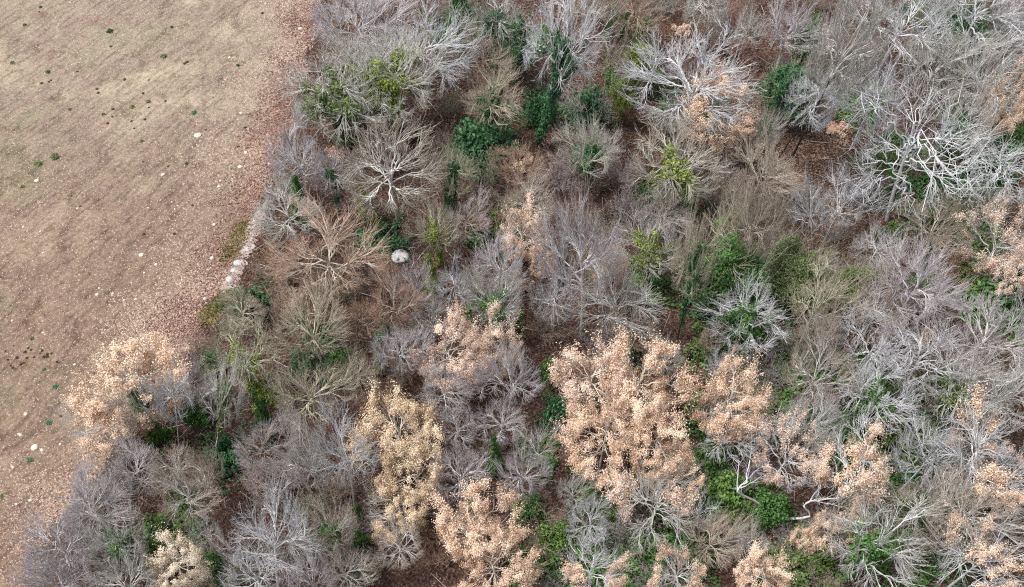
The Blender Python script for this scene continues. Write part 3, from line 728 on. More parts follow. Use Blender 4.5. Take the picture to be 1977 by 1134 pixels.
 (1690, 675, 165, 'sparse', 'white', {}, 'bright white open tree below the smoky trees'),
 (1790, 700, 190, 'sparse', 'white', dict(tw='lilac'), 'broad white tree with dark gaps, above the mossy green patch'),
 (1905, 655, 180, 'vase', 'pale', dict(tw='lilac'), 'grey-mauve fine tree near the border below the green bushes'),
 (1860, 760, 190, 'sparse', 'white', dict(ivy='olive', tw='pale'), 'leaning white tree with olive ivy near the border'),
 (1960, 770, 170, 'vase', 'white', dict(tw='pale'), 'silvery tree at the border above the peach-tufted tree'),
 (1690, 770, 160, 'sparse', 'white', dict(ivy='ever'), 'white-limbed tree with a green ivy boss at its fork'),
 (258, 740, 190, 'leafy', 'pale', dict(leaf='peach', h=.9), 'airy peach-leaved tree standing out in the field'),
 (205, 815, 140, 'tuft', 'pale', dict(leaf='peach', h=.85, tuft=1), 'lower airy peach tree over the field grass'),
 (310, 705, 90, 'tuft', 'tan', dict(leaf='peach', h=.7), 'thin peach-leaved tree between the airy field tree and the wood'),
 (268, 775, 95, 'slim', 'pale', dict(base=(320, 855), ivy='ever'), 'bare grey tree with green ivy in front of the airy peach tree'),
 (338, 770, 75, 'slim', 'white', dict(base=(348, 872)), 'slim white tree beside the airy peach tree'),
 (375, 745, 85, 'vase', 'lilac', {}, 'lilac broom-topped tree at the field edge beside the slim white tree'),
 (440, 770, 90, 'slim', 'pale', dict(base=(415, 885), ivy='olive'), 'pale tree with mossy foot in front of the cream-branched tree'),
# --- lower band
 (862, 755, 125, 'vase', 'lilac', dict(tw='lilac', h=.9), 'lilac tree with a bright knot of twigs below the pinkish pair'),
 (985, 735, 130, 'vase', 'lilac', dict(tw='lilac'), 'lilac broom tree just beside the huge peach cluster'),
 (968, 815, 110, 'spread', 'lilac', dict(h=.8), 'lilac spreading tree above the green ivy column'),
 (885, 825, 95, 'spread', 'lilac', dict(h=.8), 'low lilac tree with a looping branch beside the golden tree'),
 (765, 830, 145, 'leafy', 'pale', dict(leaf='gold'), 'golden-leaved tree, upper and broader of the golden pair'),
 (800, 905, 140, 'leafy', 'pale', dict(leaf='gold', h=.9), 'golden-leaved tree, lower of the golden pair'),
 (770, 985, 120, 'tuft', 'pale', dict(leaf='gold', h=.75), 'thin half-bare golden tree below the golden pair'),
 (662, 885, 125, 'sparse', 'white', dict(base=(684, 978)), 'bright white forked tree beside the golden pair'),
 (592, 895, 105, 'sparse', 'pale', dict(base=(640, 990)), 'grey leaning tree beside the bright white forked one'),
 (262, 915, 105, 'vase', 'white', dict(tw='lilac', h=.85), 'white broom tree close to the field below the airy peach tree'),
 (342, 905, 90, 'spread', 'pale', dict(tw='tan', h=.85), 'low tan-grey tree beside the white broom tree'),
 (408, 915, 70, 'vase', 'tan', dict(tw='tan'), 'small tan tree with a round twig head near the field'),
 (180, 985, 165, 'vase', 'lilac', dict(tw='lilac'), 'lilac-white tree overhanging the field in the lower corner'),
 (125, 1060, 150, 'spread', 'lilac', dict(tw='lilac'), 'lowest lilac tree leaning over the field edge'),
 (232, 1050, 140, 'vase', 'pale', dict(tw='pale', ivy='ever'), 'pale tree with some ivy behind the lowest lilac tree'),
 (110, 1135, 150, 'vase', 'lilac', dict(tw='lilac'), 'lilac tree cut by the bottom edge at the field corner'),
 (235, 1135, 130, 'spread', 'pale', {}, 'pale tree cut by the bottom edge beside the cream-leaved tree'),
 (365, 960, 130, 'vase', 'pale', dict(tw='tan'), 'fan-shaped grey tree above the cream-leaved tree'),
 (345, 1085, 120, 'leafy', 'pale', dict(leaf='cream', h=.85), 'cream-leaved tree at the bottom edge'),
 (405, 1035, 65, 'slim', 'pale', {}, 'thin pale tree beside the cream-leaved tree'),
 (528, 1035, 165, 'sparse', 'white', dict(base=(538, 1140)), 'clean white many-branched tree over the red leaf litter near the bottom'),
 (490, 1120, 120, 'sparse', 'white', dict(h=.75), 'white low tree cut by the bottom edge beside the clean white one'),
 (645, 1030, 110, 'vase', 'pale', dict(tw='tan', ivy='ever'), 'bare tan-twigged tree with ivy foot below the white forked tree'),
 (665, 1110, 120, 'spread', 'pale', dict(tw='tan', h=.8), 'bare tree at the bottom edge between the white tree and the bottom peach tree'),
 (773, 1050, 115, 'spread', 'lilac', dict(tw='tan', h=.8), 'bare tan tree with a dense twig knot beside the bottom peach tree'),
 (600, 1120, 110, 'vase', 'lilac', {}, 'pale lilac tree at the bottom edge over red litter'),
 (925, 1015, 155, 'leafy', 'pale', dict(leaf='peach'), 'peach-leaved tree near the bottom edge, upper of two'),
 (955, 1085, 150, 'leafy', 'pale', dict(leaf='peach', h=.9), 'peach-leaved tree near the bottom edge, lower of two'),
 (885, 915, 115, 'spread', 'lilac', dict(tw='lilac'), 'mauve leaning tree between the golden pair and the bottom peach trees'),
 (1010, 920, 115, 'vase', 'lilac', dict(tw='lilac', h=.85), 'mauve bushy tree beside the green ivy column'),
 (1040, 865, 80, 'sparse', 'pale', {}, 'thin looping pale tree beside the lower peach cluster'),
 (1110, 950, 75, 'vase', 'pale', dict(h=.8), 'little pale broom tree below the huge peach cluster'),
 (1140, 1010, 95, 'spread', 'white', dict(h=.75), 'small white drooping tree over green ground cover'),
 (1265, 970, 165, 'tuft', 'pale', dict(leaf='pink'), 'pale branching tree flecked with pinkish leaves below the huge peach cluster'),
 (1310, 920, 110, 'tuft', 'pale', dict(leaf='peach', h=.85), 'half-bare peach tree between the huge cluster and the green bushes'),
 (1352, 985, 80, 'twist', 'white', dict(h=.8), 'small twisted chalk-white tree among green bushes'),
 (1520, 885, 130, 'tuft', 'white', dict(leaf='pink'), 'white tree with sparse pinkish tufts below the separate peach tree'),
 (1560, 820, 125, 'vase', 'white', dict(tw='pale'), 'white fan tree right above the sparse pinkish tufts'),
 (1655, 905, 160, 'tuft', 'white', dict(leaf='peach'), 'peach-tufted tree over dark gaps between the white fan tree and the border trees'),
 (1405, 840, 130, 'sparse', 'white', dict(h=.7), 'low silvery tree in front of the separate peach tree'),
 (1880, 880, 200, 'tuft', 'white', dict(leaf='peach', h=1.05), 'wide peach-tufted tree leaning toward the photo border'),
 (1950, 930, 150, 'tuft', 'white', dict(leaf='peach'), 'peach-tufted tree cut by the border, below the wide peach-tufted tree'),
 (1780, 890, 130, 'sparse', 'white', {}, 'white forked tree between two peach-tufted trees'),
 (1610, 1020, 105, 'tuft', 'tan', dict(leaf='peach', h=.85), 'soft peach-leaved tree beside the black hollow'),
 (1560, 1040, 60, 'tuft', 'tan', dict(leaf='peach', h=.75), 'little peach-leaved tree right below the black hollow'),
 (1470, 1110, 110, 'leafy', 'pale', dict(leaf='peach', h=.75), 'small peach-leaved tree at the bottom edge beside green bushes'),
 (1145, 1095, 125, 'tuft', 'white', dict(leaf='peach', h=.85), 'white tree with peach tufts near the bottom edge beside the green carpet'),
 (1310, 1105, 110, 'tuft', 'pale', dict(leaf='peach', h=.8), 'pale tree with peach tufts at the bottom edge, beside twiggy brown trees'),
 (1690, 1060, 210, 'sparse', 'white', dict(tw='pale', ivy='ever'), 'big white leaning tree in the lower corner of the wood'),
 (1895, 1085, 165, 'tuft', 'white', dict(leaf='peach'), 'peach-tufted tree at the bottom corner of the photo'),
 (1860, 1000, 190, 'vase', 'pale', dict(tw='tan'), 'brown-grey fine tree above the bottom corner peach tree'),
 (1380, 1040, 130, 'vase', 'tan', dict(tw='tan', h=.7), 'feathery brown tree below the twisted chalk-white tree'),
 (1440, 1050, 90, 'vase', 'pale', dict(h=.65), 'feathery grey tree beside the feathery brown one'),
 (1780, 975, 150, 'spread', 'pale', dict(tw='tan', h=.8), 'low bare tree under the wide peach-tufted tree'),
# --- between, mostly brown and hazy
 (510, 870, 130, 'vase', 'brown', dict(tw='lilac', h=.7), 'dull mauve-brown tree between the tan fan tree and the white forked tree'),
 (520, 935, 120, 'spread', 'brown', dict(tw='lilac', h=.7), 'dull mauve-brown tree above the clean white many-branched tree'),
 (1000, 330, 90, 'vase', 'brown', dict(tw='brown', h=.7), 'russet low tree beside the dark green bush of the broom tree'),
 (900, 430, 110, 'vase', 'brown', dict(tw='lilac', h=.7), 'dull brown tree between the tan broom tree and the small peach tree'),
 (1225, 30, 110, 'slim', 'brown', dict(tw='tan', h=.9), 'brownish thin tree at the top edge near the yellow ivy columns'),
 (1180, 105, 90, 'slim', 'brown', dict(tw='tan'), 'brown thin tree between the white spreading tree and the ivy columns'),
 (1280, 415, 120, 'vase', 'brown', dict(tw='lilac', h=.7), 'dull brown low tree above the bright yellow-green ivy tree'),
 (1395, 345, 90, 'slim', 'brown', dict(tw='lilac', h=.8), 'dull brown thin tree between two pale spreading trees'),
 (935, 120, 110, 'slim', 'brown', dict(tw='tan', h=.9), 'brown thin tree between the silver-white tree and the ivy column'),
 (1590, 640, 100, 'vase', 'brown', dict(tw='lilac', h=.7), 'dull brown tree under the cream tree with a curved trunk'),
 (700, 620, 90, 'vase', 'brown', dict(tw='brown', h=.8), 'russet thin tree below the white boulder beside red litter'),
 (830, 620, 80, 'vase', 'pale', dict(tw='pale', h=.7), 'small grey low tree above the wider pinkish tree'),
]
for tr in TREES: place_tree(*tr)

BUSHES = [
 (935, 275, 105, 'round', 'ivy', 3.6, 'dark green round bush at the foot of the broom-shaped yellowish tree'),
 (1137, 200, 55, 'round', 'ivy', 3.0, 'dark green bush beside the dark trunk of the white spreading tree'),
 (1190, 50, 52, 'round', 'ever', 4.0, 'round green bush near the top edge, above the yellow ivy columns'),
 (1245, 68, 45, 'round', 'bright', 4.0, 'small light green bush beside the round green bush near the top edge'),
 (1045, 205, 55, 'round', 'ivy', 3.0, 'dark bush on the field side of the dark trunk'),
 (1325, 205, 60, 'loose', 'ivy', 2.0, 'dark loose bush under the very wide white tree'),
 (705, 395, 48, 'cone', 'yellow', 3.2, 'yellow-green upright bush under the wide tan-grey tree'),
 (577, 385, 45, 'cone', 'ever', 4.0, 'green upright bush under the lilac broom tree beside the field'),
 (865, 395, 35, 'cone', 'ivy', 3.0, 'narrow dark bush under the greenish-grey slender tree'),
 (735, 448, 75, 'loose', 'ivy', 1.6, 'dark loose bush just above the white boulder'),
 (830, 530, 42, 'cone', 'yellow', 3.4, 'olive-yellow bush column beside the small lilac fan tree'),
 (955, 440, 85, 'loose', 'ever', 2.6, 'green loose bush beside the small rounded peach tree'),
 (1690, 515, 36, 'round', 'bright', 2.6, 'bright green ball-shaped bush beside the olive ivy trees'),
 (1592, 525, 28, 'round', 'yellow', 1.6, 'tiny yellow-green bush at the foot of the olive ivy trees'),
 (1870, 522, 75, 'round', 'bright', 2.2, 'bright green bush under the pinkish-leaved border tree'),
 (1930, 575, 110, 'round', 'ever', 2.4, 'wide green bush below the pinkish-leaved border trees'),
 (1965, 545, 60, 'round', 'ever', 3.0, 'green bush at the border between pinkish leaves'),
 (740, 640, 38, 'cone', 'mint', 3.0, 'mint-green bush over the red leaf litter'),
 (730, 697, 35, 'cone', 'bright', 2.4, 'bright green bush below the mint-green one'),
 (660, 702, 52, 'round', 'ever', 2.4, 'green round bush above the thin tan tree'),
 (610, 690, 60, 'loose', 'ivy', 2.0, 'dark loose bush at the foot of the khaki tree'),
 (505, 800, 40, 'cone', 'ever', 4.2, 'narrow green conical bush beside the tan fan tree'),
 (372, 800, 42, 'round', 'ever', 2.4, 'green bush behind the pale tree at the field edge'),
 (405, 695, 40, 'round', 'ever', 2.2, 'green bush at the field side of the cream-branched tree'),
 (510, 735, 55, 'loose', 'yellow', 2.4, 'yellow-green bush inside the cream-branched tree'),
 (300, 840, 50, 'loose', 'bright', 1.8, 'bright green bush beneath the bare grey tree with ivy'),
 (425, 880, 60, 'loose', 'ivy', 2.0, 'dark loose bush below the pale tree with mossy foot'),
 (955, 880, 42, 'cone', 'ever', 3.8, 'moss-green ivy column beside the lilac spreading tree'),
 (1085, 790, 70, 'round', 'ivy', 3.0, 'dark green bush against the field-facing side of the huge peach cluster'),
 (1062, 715, 40, 'round', 'ever', 2.6, 'green bush above the dark one beside the huge peach cluster'),
 (1225, 690, 45, 'loose', 'ivy', 2.2, 'dark bush behind the top of the huge peach cluster'),
 (1370, 660, 60, 'loose', 'olive', 2.4, 'olive loose bush behind the separate peach tree'),
 (1425, 655, 80, 'loose', 'ever', 2.6, 'green loose bush at the foot of the open white-limbed tree'),
 (1375, 810, 60, 'round', 'ever', 2.4, 'green bush between the huge peach cluster and the separate peach tree'),
 (1378, 868, 45, 'round', 'bright', 1.8, 'bright green bush in front of the low silvery tree'),
 (1115, 895, 35, 'cone', 'ever', 2.4, 'narrow dark green bush under the lower peach cluster'),
 (1150, 975, 70, 'loose', 'ever', 2.0, 'green loose bush beside the little pale broom tree'),
 (1175, 990, 60, 'round', 'bright', 1.8, 'bright green low bush beside the small white drooping tree'),
 (1070, 1035, 70, 'round', 'bright', 1.8, 'bright green low bush beside the bottom peach trees'),
 (1045, 1085, 100, 'loose', 'ever', 1.6, 'wide low green bush along the side of the lowest peach tree'),
 (1020, 975, 60, 'round', 'ever', 1.8, 'dark green low bush below the mauve bushy tree'),
 (1210, 925, 45, 'round', 'ever', 1.8, 'green bush between the lower peach trees'),
 (1400, 950, 90, 'round', 'bright', 2.2, 'large bright green bush right of the twisted chalk-white tree'),
 (1370, 920, 70, 'loose', 'ever', 2.0, 'loose green bush above the large bright green bush'),
 (1493, 980, 70, 'round', 'ever', 2.2, 'round green bush beside the snapped pale trunk'),
 (1330, 1030, 70, 'loose', 'ever', 1.8, 'loose green bush below the twisted chalk-white tree'),
 (1270, 1080, 110, 'loose', 'ever', 1.8, 'wide loose green bush near the bottom edge'),
 (1345, 1065, 60, 'round', 'olive', 1.8, 'olive bush beside the feathery brown tree'),
 (1555, 1100, 100, 'loose', 'olive', 2.0, 'olive loose bush at the bottom edge beside the big white leaning tree'),
 (1580, 1075, 55, 'round', 'bright', 2.0, 'bright bush at the foot of the big white leaning tree'),
 (1672, 800, 35, 'round', 'bright', 3.4, 'rounded green bush tight against the white fork'),
 (1745, 810, 110, 'loose', 'olive', 2.6, 'mossy olive bush below the broad white tree'),
 (1650, 850, 70, 'loose', 'ever', 2.0, 'green loose bush above the peach-tufted tree'),
 (1790, 745, 50, 'round', 'olive', 3.0, 'olive bush within the broad white tree'),
 (1800, 1070, 50, 'loose', 'ever', 2.2, 'green bush beside the bottom corner peach tree'),
 (1670, 1045, 45, 'round', 'bright', 2.4, 'bright green bush inside the big white leaning tree'),
 (300, 1060, 42, 'round', 'bright', 3.0, 'bright green bush beside the cream-leaved tree'),
 (418, 1095, 50, 'cone', 'ever', 2.6, 'dark green bush at the bottom edge beside the cream-leaved tree'),
 (340, 1015, 55, 'loose', 'bright', 1.8, 'green ivy-like bush below the fan-shaped grey tree'),
 (200, 1030, 45, 'loose', 'ever', 2.0, 'green bush within the lilac trees of the lower field corner'),
 (690, 1045, 40, 'round', 'ever', 1.8, 'green bush beside the bare tan-twigged tree near the bottom'),
 (612, 1050, 32, 'round', 'ever', 1.6, 'small green bush beside the clean white tree'),
 (688, 985, 25, 'round', 'bright', 1.6, 'small bright green bush at the foot of the white forked tree'),
 (700, 1100, 50, 'loose', 'olive', 1.4, 'olive low bush at the bottom edge over red litter'),
 (480, 575, 50, 'loose', 'ivy', 2.4, 'dark bush inside the low brown scrub beside the track'),
 (1930, 285, 90, 'loose', 'ever', 3.0, 'green loose bush behind the smaller crooked white tree'),
 (1840, 330, 90, 'loose', 'ivy', 2.4, 'dark loose bush under the contorted tree'),
 (1780, 410, 60, 'loose', 'olive', 2.0, 'olive loose bush at the foot of the contorted tree'),
 (1730, 440, 45, 'loose', 'bright', 2.0, 'bright loose bush below the foot of the contorted tree'),
 (1850, 45, 60, 'loose', 'ivy', 4.0, 'dark green bush between the two thick-limbed white trees at the top'),
]
for b in BUSHES: place_bush(*b)

PEACH_SHRUBS = [
 (650, 280, 55, 'pink', 'faded peach shrub below the pale tree leaning over the field'),
 (757, 270, 65, 'peach', 'faded peach shrub below the ivy-laden corner tree'),
 (1318, 50, 38, 'pink', 'rusty peach shrub near the top edge above the wide white tree'),
 (995, 305, 65, 'gold', 'orange-tan shrub beside the dark green round bush'),
 (1615, 235, 40, 'peach', 'small rusty shrub at the top of the ochre clearing'),
 (1800, 640, 34, 'peach', 'tiny rusty shrub below the big smoky lilac tree'),
 (1590, 545, 40, 'peach', 'rusty shrub under the olive ivy trees'),
 (1390, 1000, 60, 'pink', 'rusty shrub between the twisted chalk-white tree and the round green bush'),
 (1822, 460, 30, 'pink', 'tiny pinkish shrub beside the pinkish border tree'),
 (1010, 545, 45, 'pink', 'pinkish dry shrub between two grey trees below the small peach tree'),
]
for i, (px, py, w, c, lb) in enumerate(PEACH_SHRUBS):
    fo, st = BUSH['loose'][i % 4]
    x, y, dep = at(px, py, 1.0); s = w * dep / FPX / 2.0
    r = bpy.data.objects.new('dry_shrub', None); COL.objects.link(r); r.location = (x, y, ground_z(x, y)); r.rotation_euler = (0, 0, i * 1.3); r.scale = (s, s, 1.5)
    tag(r, lb, 'shrub', 'rusty dry-leaved shrubs')
    link('stems', st, BARK['brown'], r); link('foliage', fo, LEAF[c], r, 'stuff')

# leafless understory shrubs between the trees
rng = np.random.default_rng(21)
pts = []
tries = 0
while len(pts) < 140 and tries < 20000:
    tries += 1
    px, py = rng.uniform(20, 2000), rng.uniform(-10, 1150)
    x, y, _ = at(px, py, 1.0)
    s = x - float(xedge(y))
    if s < 1.2: continue
    if 660 < px < 760 and 590 < py < 700: continue          # open red litter
    if 1480 < px < 1700 and 225 < py < 345: continue         # ochre clearing
    if 1260 < px < 1360 and 540 < py < 670: continue
    if 1390 < px < 1480 and 520 < py < 600: continue
    if 1000 < px < 1070 and 220 < py < 300: continue         # litter by the dark trunk
    if 710 < px < 850 and 440 < py < 590: continue          # white boulder
    if all((x - a) ** 2 + (y - b) ** 2 > 2.6 ** 2 for a, b in pts): pts.append((x, y))
CNAME = dict(tan='tan-twigged', lilac='mauve-twigged', brown='russet-twigged', pale='grey-twigged', green='olive-grey twiggy')
ZONES = [(560, 330, 'beside the field, above the pale track'), (480, 560, 'beside the pale track foot'), (440, 760, 'inside the field edge near the cream-branched tree'), (180, 1050, 'in the lower field corner'),
 (730, 100, 'around the ivy-laden corner tree'), (772, 500, 'near the white boulder'), (740, 350, 'under the wide tan-grey tree'), (1000, 60, 'near the top edge by the dark ivy columns'), (1060, 250, 'around the dark-trunked white spreading tree'),
 (1340, 180, 'beneath the very wide white tree'), (1560, 60, 'at the top edge by the green ivy stem'), (1800, 80, 'under the thick-limbed white trees of the top corner'), (1590, 290, 'around the ochre clearing'), (1760, 300, 'beneath the large contorted tree'),
 (1930, 480, 'near the pinkish border trees'), (1400, 500, 'around the big dark green ivy tree'), (1260, 480, 'around the bright yellow-green ivy tree'), (1100, 530, 'under the large whitish tree in mid wood'), (1010, 450, 'around the small rounded peach tree'),
 (620, 520, 'under the broad russet-twigged tree'), (700, 660, 'around the open red leaf litter'), (900, 680, 'around the pinkish pair in mid wood'), (780, 870, 'around the golden pair'), (590, 780, 'around the tan fan-shaped tree'), (530, 950, 'above the clean white many-branched tree'),
 (350, 930, 'near the white broom tree by the field'), (640, 1080, 'at the bottom edge over red litter'), (940, 1050, 'around the bottom peach trees'), (990, 860, 'around the moss-green ivy column'), (1200, 780, 'under the huge peach cluster'), (1420, 780, 'around the separate peach tree'),
 (1440, 620, 'around the open white-limbed tree'), (1590, 620, 'under the cream tree with curved trunk'), (1770, 570, 'under the big smoky lilac tree'), (1800, 720, 'around the broad white tree'), (1880, 900, 'under the wide peach-tufted tree'), (1650, 920, 'around the peach-tufted tree by the white fan tree'),
 (1400, 960, 'around the large bright green bush'), (1150, 1000, 'around the small white drooping tree'), (1300, 1090, 'at the bottom edge by the wide loose green bush'), (1540, 1050, 'around the black hollow'), (1720, 1070, 'under the big white leaning tree'), (1900, 1080, 'around the bottom corner peach tree')]
def zone(x, y, zs):
    return min(zs, key=lambda q: (at(q[0], q[1], 1.0)[0] - x) ** 2 + (at(q[0], q[1], 1.0)[1] - y) ** 2)[2]
cols = ['tan', 'lilac', 'brown', 'lilac', 'tan', 'pale', 'green']
for i, (x, y) in enumerate(pts):
    c = cols[int(rng.integers(len(cols)))]
    o = link('bare_shrub', SHRUB[i % 5], USTORY[c])
    f = rng.uniform(0.75, 1.35)
    o.location = (x, y, ground_z(x, y)); o.rotation_euler = (0, 0, rng.random() * 6.28); o.scale = (f, f, f * rng.uniform(0.8, 1.3))
    tag(o, CNAME[c] + ' leafless shrub ' + zone(x, y, ZONES), 'shrub', CNAME[c] + ' leafless understory shrubs')

# snapped pale trunk and bent dead branch by the green bushes
def dead_wood(pix, r0, r1, label, cat, name):
    p = np.array([(*at(a, b, z)[:2], z) for a, b, z in pix])
    tt = np.linspace(0, len(p) - 1, (len(p) - 1) * 3 + 1); i = np.minimum(tt.astype(int), len(p) - 2); f = (tt - i)[:, None]
    q = p[i] * (1 - f) + p[i + 1] * f
    q[1:-1] += np.random.default_rng(4).normal(0, 0.05, q[1:-1].shape)
    L_ = np.array([np.linalg.norm(np.diff(q, axis=0), axis=1).sum()])
    rr = np.array([r0])
    b, Lb, Rb, _ = sprout(np.random.default_rng(5), q[None], L_, rr, 7, 0.35, 1.0, 0.7, 0.2, 0.28, 4, 0.15, 0.03, 0.3, 0.02)
    c, Lc, Rc, _ = sprout(np.random.default_rng(6), b, Lb, Rb, 5, 0.2, 1.0, 0.6, 0.2, 0.5, 2, 0.1, 0.03, 0.3, 0.02)
    r = bpy.data.objects.new(name, None); COL.objects.link(r); r.location = (0, 0, 0)
    base = Vector(q[0]); r.location = base
    off = np.array(base)
    link('trunk', mesh_of('trunk', *tubes(q[None] - off, rr, 7, r1 / r0), True), BARK['white'], r)
    for j in range(len(b)): link('branch', mesh_of('branch', *tubes(b[j:j + 1] - off, Rb[j:j + 1], 4), True), BARK['white'], r)
    link('twigs', mesh_of('twigs', *tubes(c - off, Rc, 3)), TWIG['white'], r, 'stuff')
    tag(r, label, cat)
dead_wood([(1508, 1006, 0.1), (1566, 996, 1.2), (1548, 974, 2.6), (1575, 965, 3.2), (1640, 960, 3.6), (1730, 960, 3.4)], 0.11, 0.03, 'bent pale dead trunk arching out of the black hollow', 'dead tree', 'dead_tree')
dead_wood([(1474, 1010, 0.0), (1474, 978, 1.5), (1420, 948, 4.5), (1440, 930, 5.4), (1448, 890, 6.0)], 0.11, 0.035, 'snapped pale trunk bent at an elbow beside the large bright green bush', 'dead tree', 'dead_tree')

# ------------------------------------------------------------------ stones and weeds
def rock(px, py, w, mat, name, label, cat, group=None, i=0, big=None, zs=1.0):
    x, y, dep = at(px, py); s = w * dep / FPX
    o = link(name, big or ROCKS[i % 4], mat)
    o.location = (x, y, float(hgt(x, y)) + s * (0.08 if name != 'boulder' else 0.16) * zs); o.rotation_euler = (0, 0, i * 1.7); o.scale = (s, s, s * zs)
    tag(o, label, cat, group); return o
rock(772, 498, 37, ROCK, 'boulder', 'large rounded white boulder among the bare trees', 'boulder', big=rock_mesh(77, 4, 0.8, 0.5), zs=0.62)
rock(458, 505, 21, ROCK, 'rock', 'biggest white rock on the pale track at the field edge', 'rock', 'white rocks on the pale track', 1, zs=0.45)
rock(449, 520, 13, ROCK, 'rock', 'small white rock in the middle of the three on the track', 'rock', 'white rocks on the pale track', 2, zs=0.45)
rock(441, 536, 16, ROCK, 'rock', 'lowest white rock of the three on the track', 'rock', 'white rocks on the pale track', 3, zs=0.5)
rock(395, 575, 10, ROCK, 'rock', 'white rock in the reddish strip beside the track foot', 'rock', None, 1)
rock(408, 200+295, 8, STONE, 'field_stone', 'pale wedge-shaped stone between the field and the track', 'stone', 'pale stones lying in the field', 0)
FZONES = [(250, 210, 'among the dark tufts of the upper field'), (420, 360, 'beside the upper reddish strip'), (450, 120, 'near the wood in the upper field'), (100, 450, 'below the small bright tuft'), (240, 570, 'near the close pair of stones'), (360, 500, 'not far from the track'),
 (50, 685, 'by the dark clod patch'), (180, 690, 'above the airy peach tree'), (60, 850, 'around the broken buff stone'), (60, 970, 'near the lowest green tuft'), (90, 150, 'in the brown patch of the upper field'), (100, 30, 'at the top edge of the field'), (350, 150, 'in the middle of the upper field'), (470, 260, 'near the largest white stone')]
STONES = [(382, 262, 13, 'largest white stone lying alone in the field'), (73, 353, 11, 'white oblong stone below the grassy light green tufts'),
 (313, 335, 8, 'white stone beside a dark clod in mid field'), (474, 294, 9, 'white stone close to the reddish strip of the field edge'),
 (272, 490, 9, 'white stone alone in the lower middle of the field'), (218, 568, 7, 'upper stone of the close pair in the lower field'),
 (188, 571, 7, 'stone next to the close pair in the lower field'), (192, 558, 5, 'smallest stone above the pair in the lower field'),
 (300, 508, 6, 'narrow pale stone near the lone stone of the lower field'), (85, 492, 5, None), (200, 668, 5, None), (84, 644, 6, None), (465, 218, 6, None),
 (192, 684, 5, None), (24, 620, 5, None), (145, 706, 6, None), (463, 321, 8, 'buff stone at the upper reddish strip'), (425, 347, 6, None), (422, 358, 6, None), (443, 111, 6, None),
 (580, 57, 8, 'buff stone beside the wood at the top of the field'), (150, 404, 5, None), (48, 443, 5, None), (80, 451, 5, None), (262, 578, 5, None), (240, 580, 5, None), (278, 525, 5, None),
 (336, 400, 5, None), (412, 430, 6, None), (350, 537, 5, None), (66, 862, 15, 'broken buff stone with a dark hollow beside it in the lower field'), (80, 868, 8, 'small brown stone touching the broken buff stone'), (38, 838, 6, None), (116, 858, 6, None),
 (23, 900, 6, None), (57, 965, 8, 'buff stone near the lowest green weed tuft'), (30, 972, 5, None), (198, 690, 5, None), (48, 798, 8, 'thin buff stone in the lower field'), (35, 836, 6, None)]
for i, (px, py, w, lb) in enumerate(STONES):
    rock(px, py, w, STONE, 'field_stone', lb or 'tiny pale stone lying flat in the field ' + zone(*at(px, py)[:2], FZONES), 'stone', 'pale stones lying in the field', i, zs=0.55)
WEEDS = [(46, 45, 9, 'weed', 'dark green weed tuft highest in the field'), (213, 62, 15, 'weed', 'largest green weed tuft in the upper field'),
 (332, 54, 8, 'weed', 'small dull weed tuft above the middle of the upper field'), (317, 112, 15, 'olive', 'flat faded green weed patch in the upper field'),
 (23, 120, 11, 'olive', 'faded weed tuft at the photo border in the upper field'), (92, 138, 11, 'weed', 'weed tuft beside a brown bare patch in the upper field'),
 (459, 126, 8, 'weed', 'dark weed tuft closest to the wood in the upper field'), (135, 211, 9, 'bright', 'round green tuft alone beneath the brown patches'),
 (200, 221, 8, 'weed', 'dark green tuft beside small brown clods'), (256, 208, 12, 'olive', 'flat green tuft among brown clods'),
 (287, 198, 11, 'bright', 'fresh green tuft above a dark clod'), (375, 219, 13, 'mint', 'green tuft with a white fleck, above the largest white stone'),
 (273, 272, 10, 'bright', 'bright green ball tuft in the middle of the field'), (360, 314, 8, 'weed', 'dark green tuft near the reddish strip'),
 (107, 306, 20, 'olive', 'spreading light green tuft, the bigger of two side by side'), (76, 321, 17, 'bright', 'light green tuft, the smaller of two side by side'),
 (46, 366, 9, 'bright', 'small bright tuft below the white oblong stone'), (85, 714, 9, 'mint', 'mint tuft below the dark clod patch'),
 (107, 748, 13, 'mint', 'mint tuft below the other mint tuft in the lower field'), (95, 816, 15, 'mint', 'wide mint tuft in the lower field beside the airy peach tree'),
 (57, 887, 14, 'mint', 'mint tuft just below the broken buff stone'), (2, 956, 10, 'bright', 'bright tuft cut by the photo border in the lower field'), (62, 655, 10, 'olive', 'faded tuft above the dark clod patch')]
def tuft(px, py, w, mat, name, label, cat, group, i, zs=0.9):
    x, y, dep = at(px, py); s = w * dep / FPX
    o = link(name, TUFT[i % 4], mat); o.location = (x, y, float(hgt(x, y))); o.rotation_euler = (0, 0, i * 2.1); o.scale = (s, s, s * zs)
    tag(o, label, cat, group)
for i, (px, py, w, c, lb) in enumerate(WEEDS): tuft(px, py, w, LEAF[c], 'weed_tuft', lb, 'weed', 'green weed tufts in the field', i)
DARK = [(288, 157), (241, 155), (277, 182), (320, 197), (288, 209), (218, 211), (208, 238), (254, 234), (397, 251), (473, 246), (460, 283), (324, 319), (275, 310), (507, 27), (215, 91), (149, 138), (75, 20), (77, 11),
        (280, 231), (217, 225), (259, 248), (357, 125), (362, 122), (94, 157), (98, 154), (80, 160), (187, 172), (370, 393), (27, 668), (48, 680), (14, 694), (55, 672), (78, 683), (92, 686), (111, 700), (20, 705), (45, 700), (33, 690),
        (82, 678), (100, 684), (1, 384), (276, 450), (335, 448), (118, 804), (140, 380), (190, 180), (52, 691), (60, 676), (155, 400), (92, 690), (24, 709), (66, 690), (10, 677), (85, 690), (40, 703)]
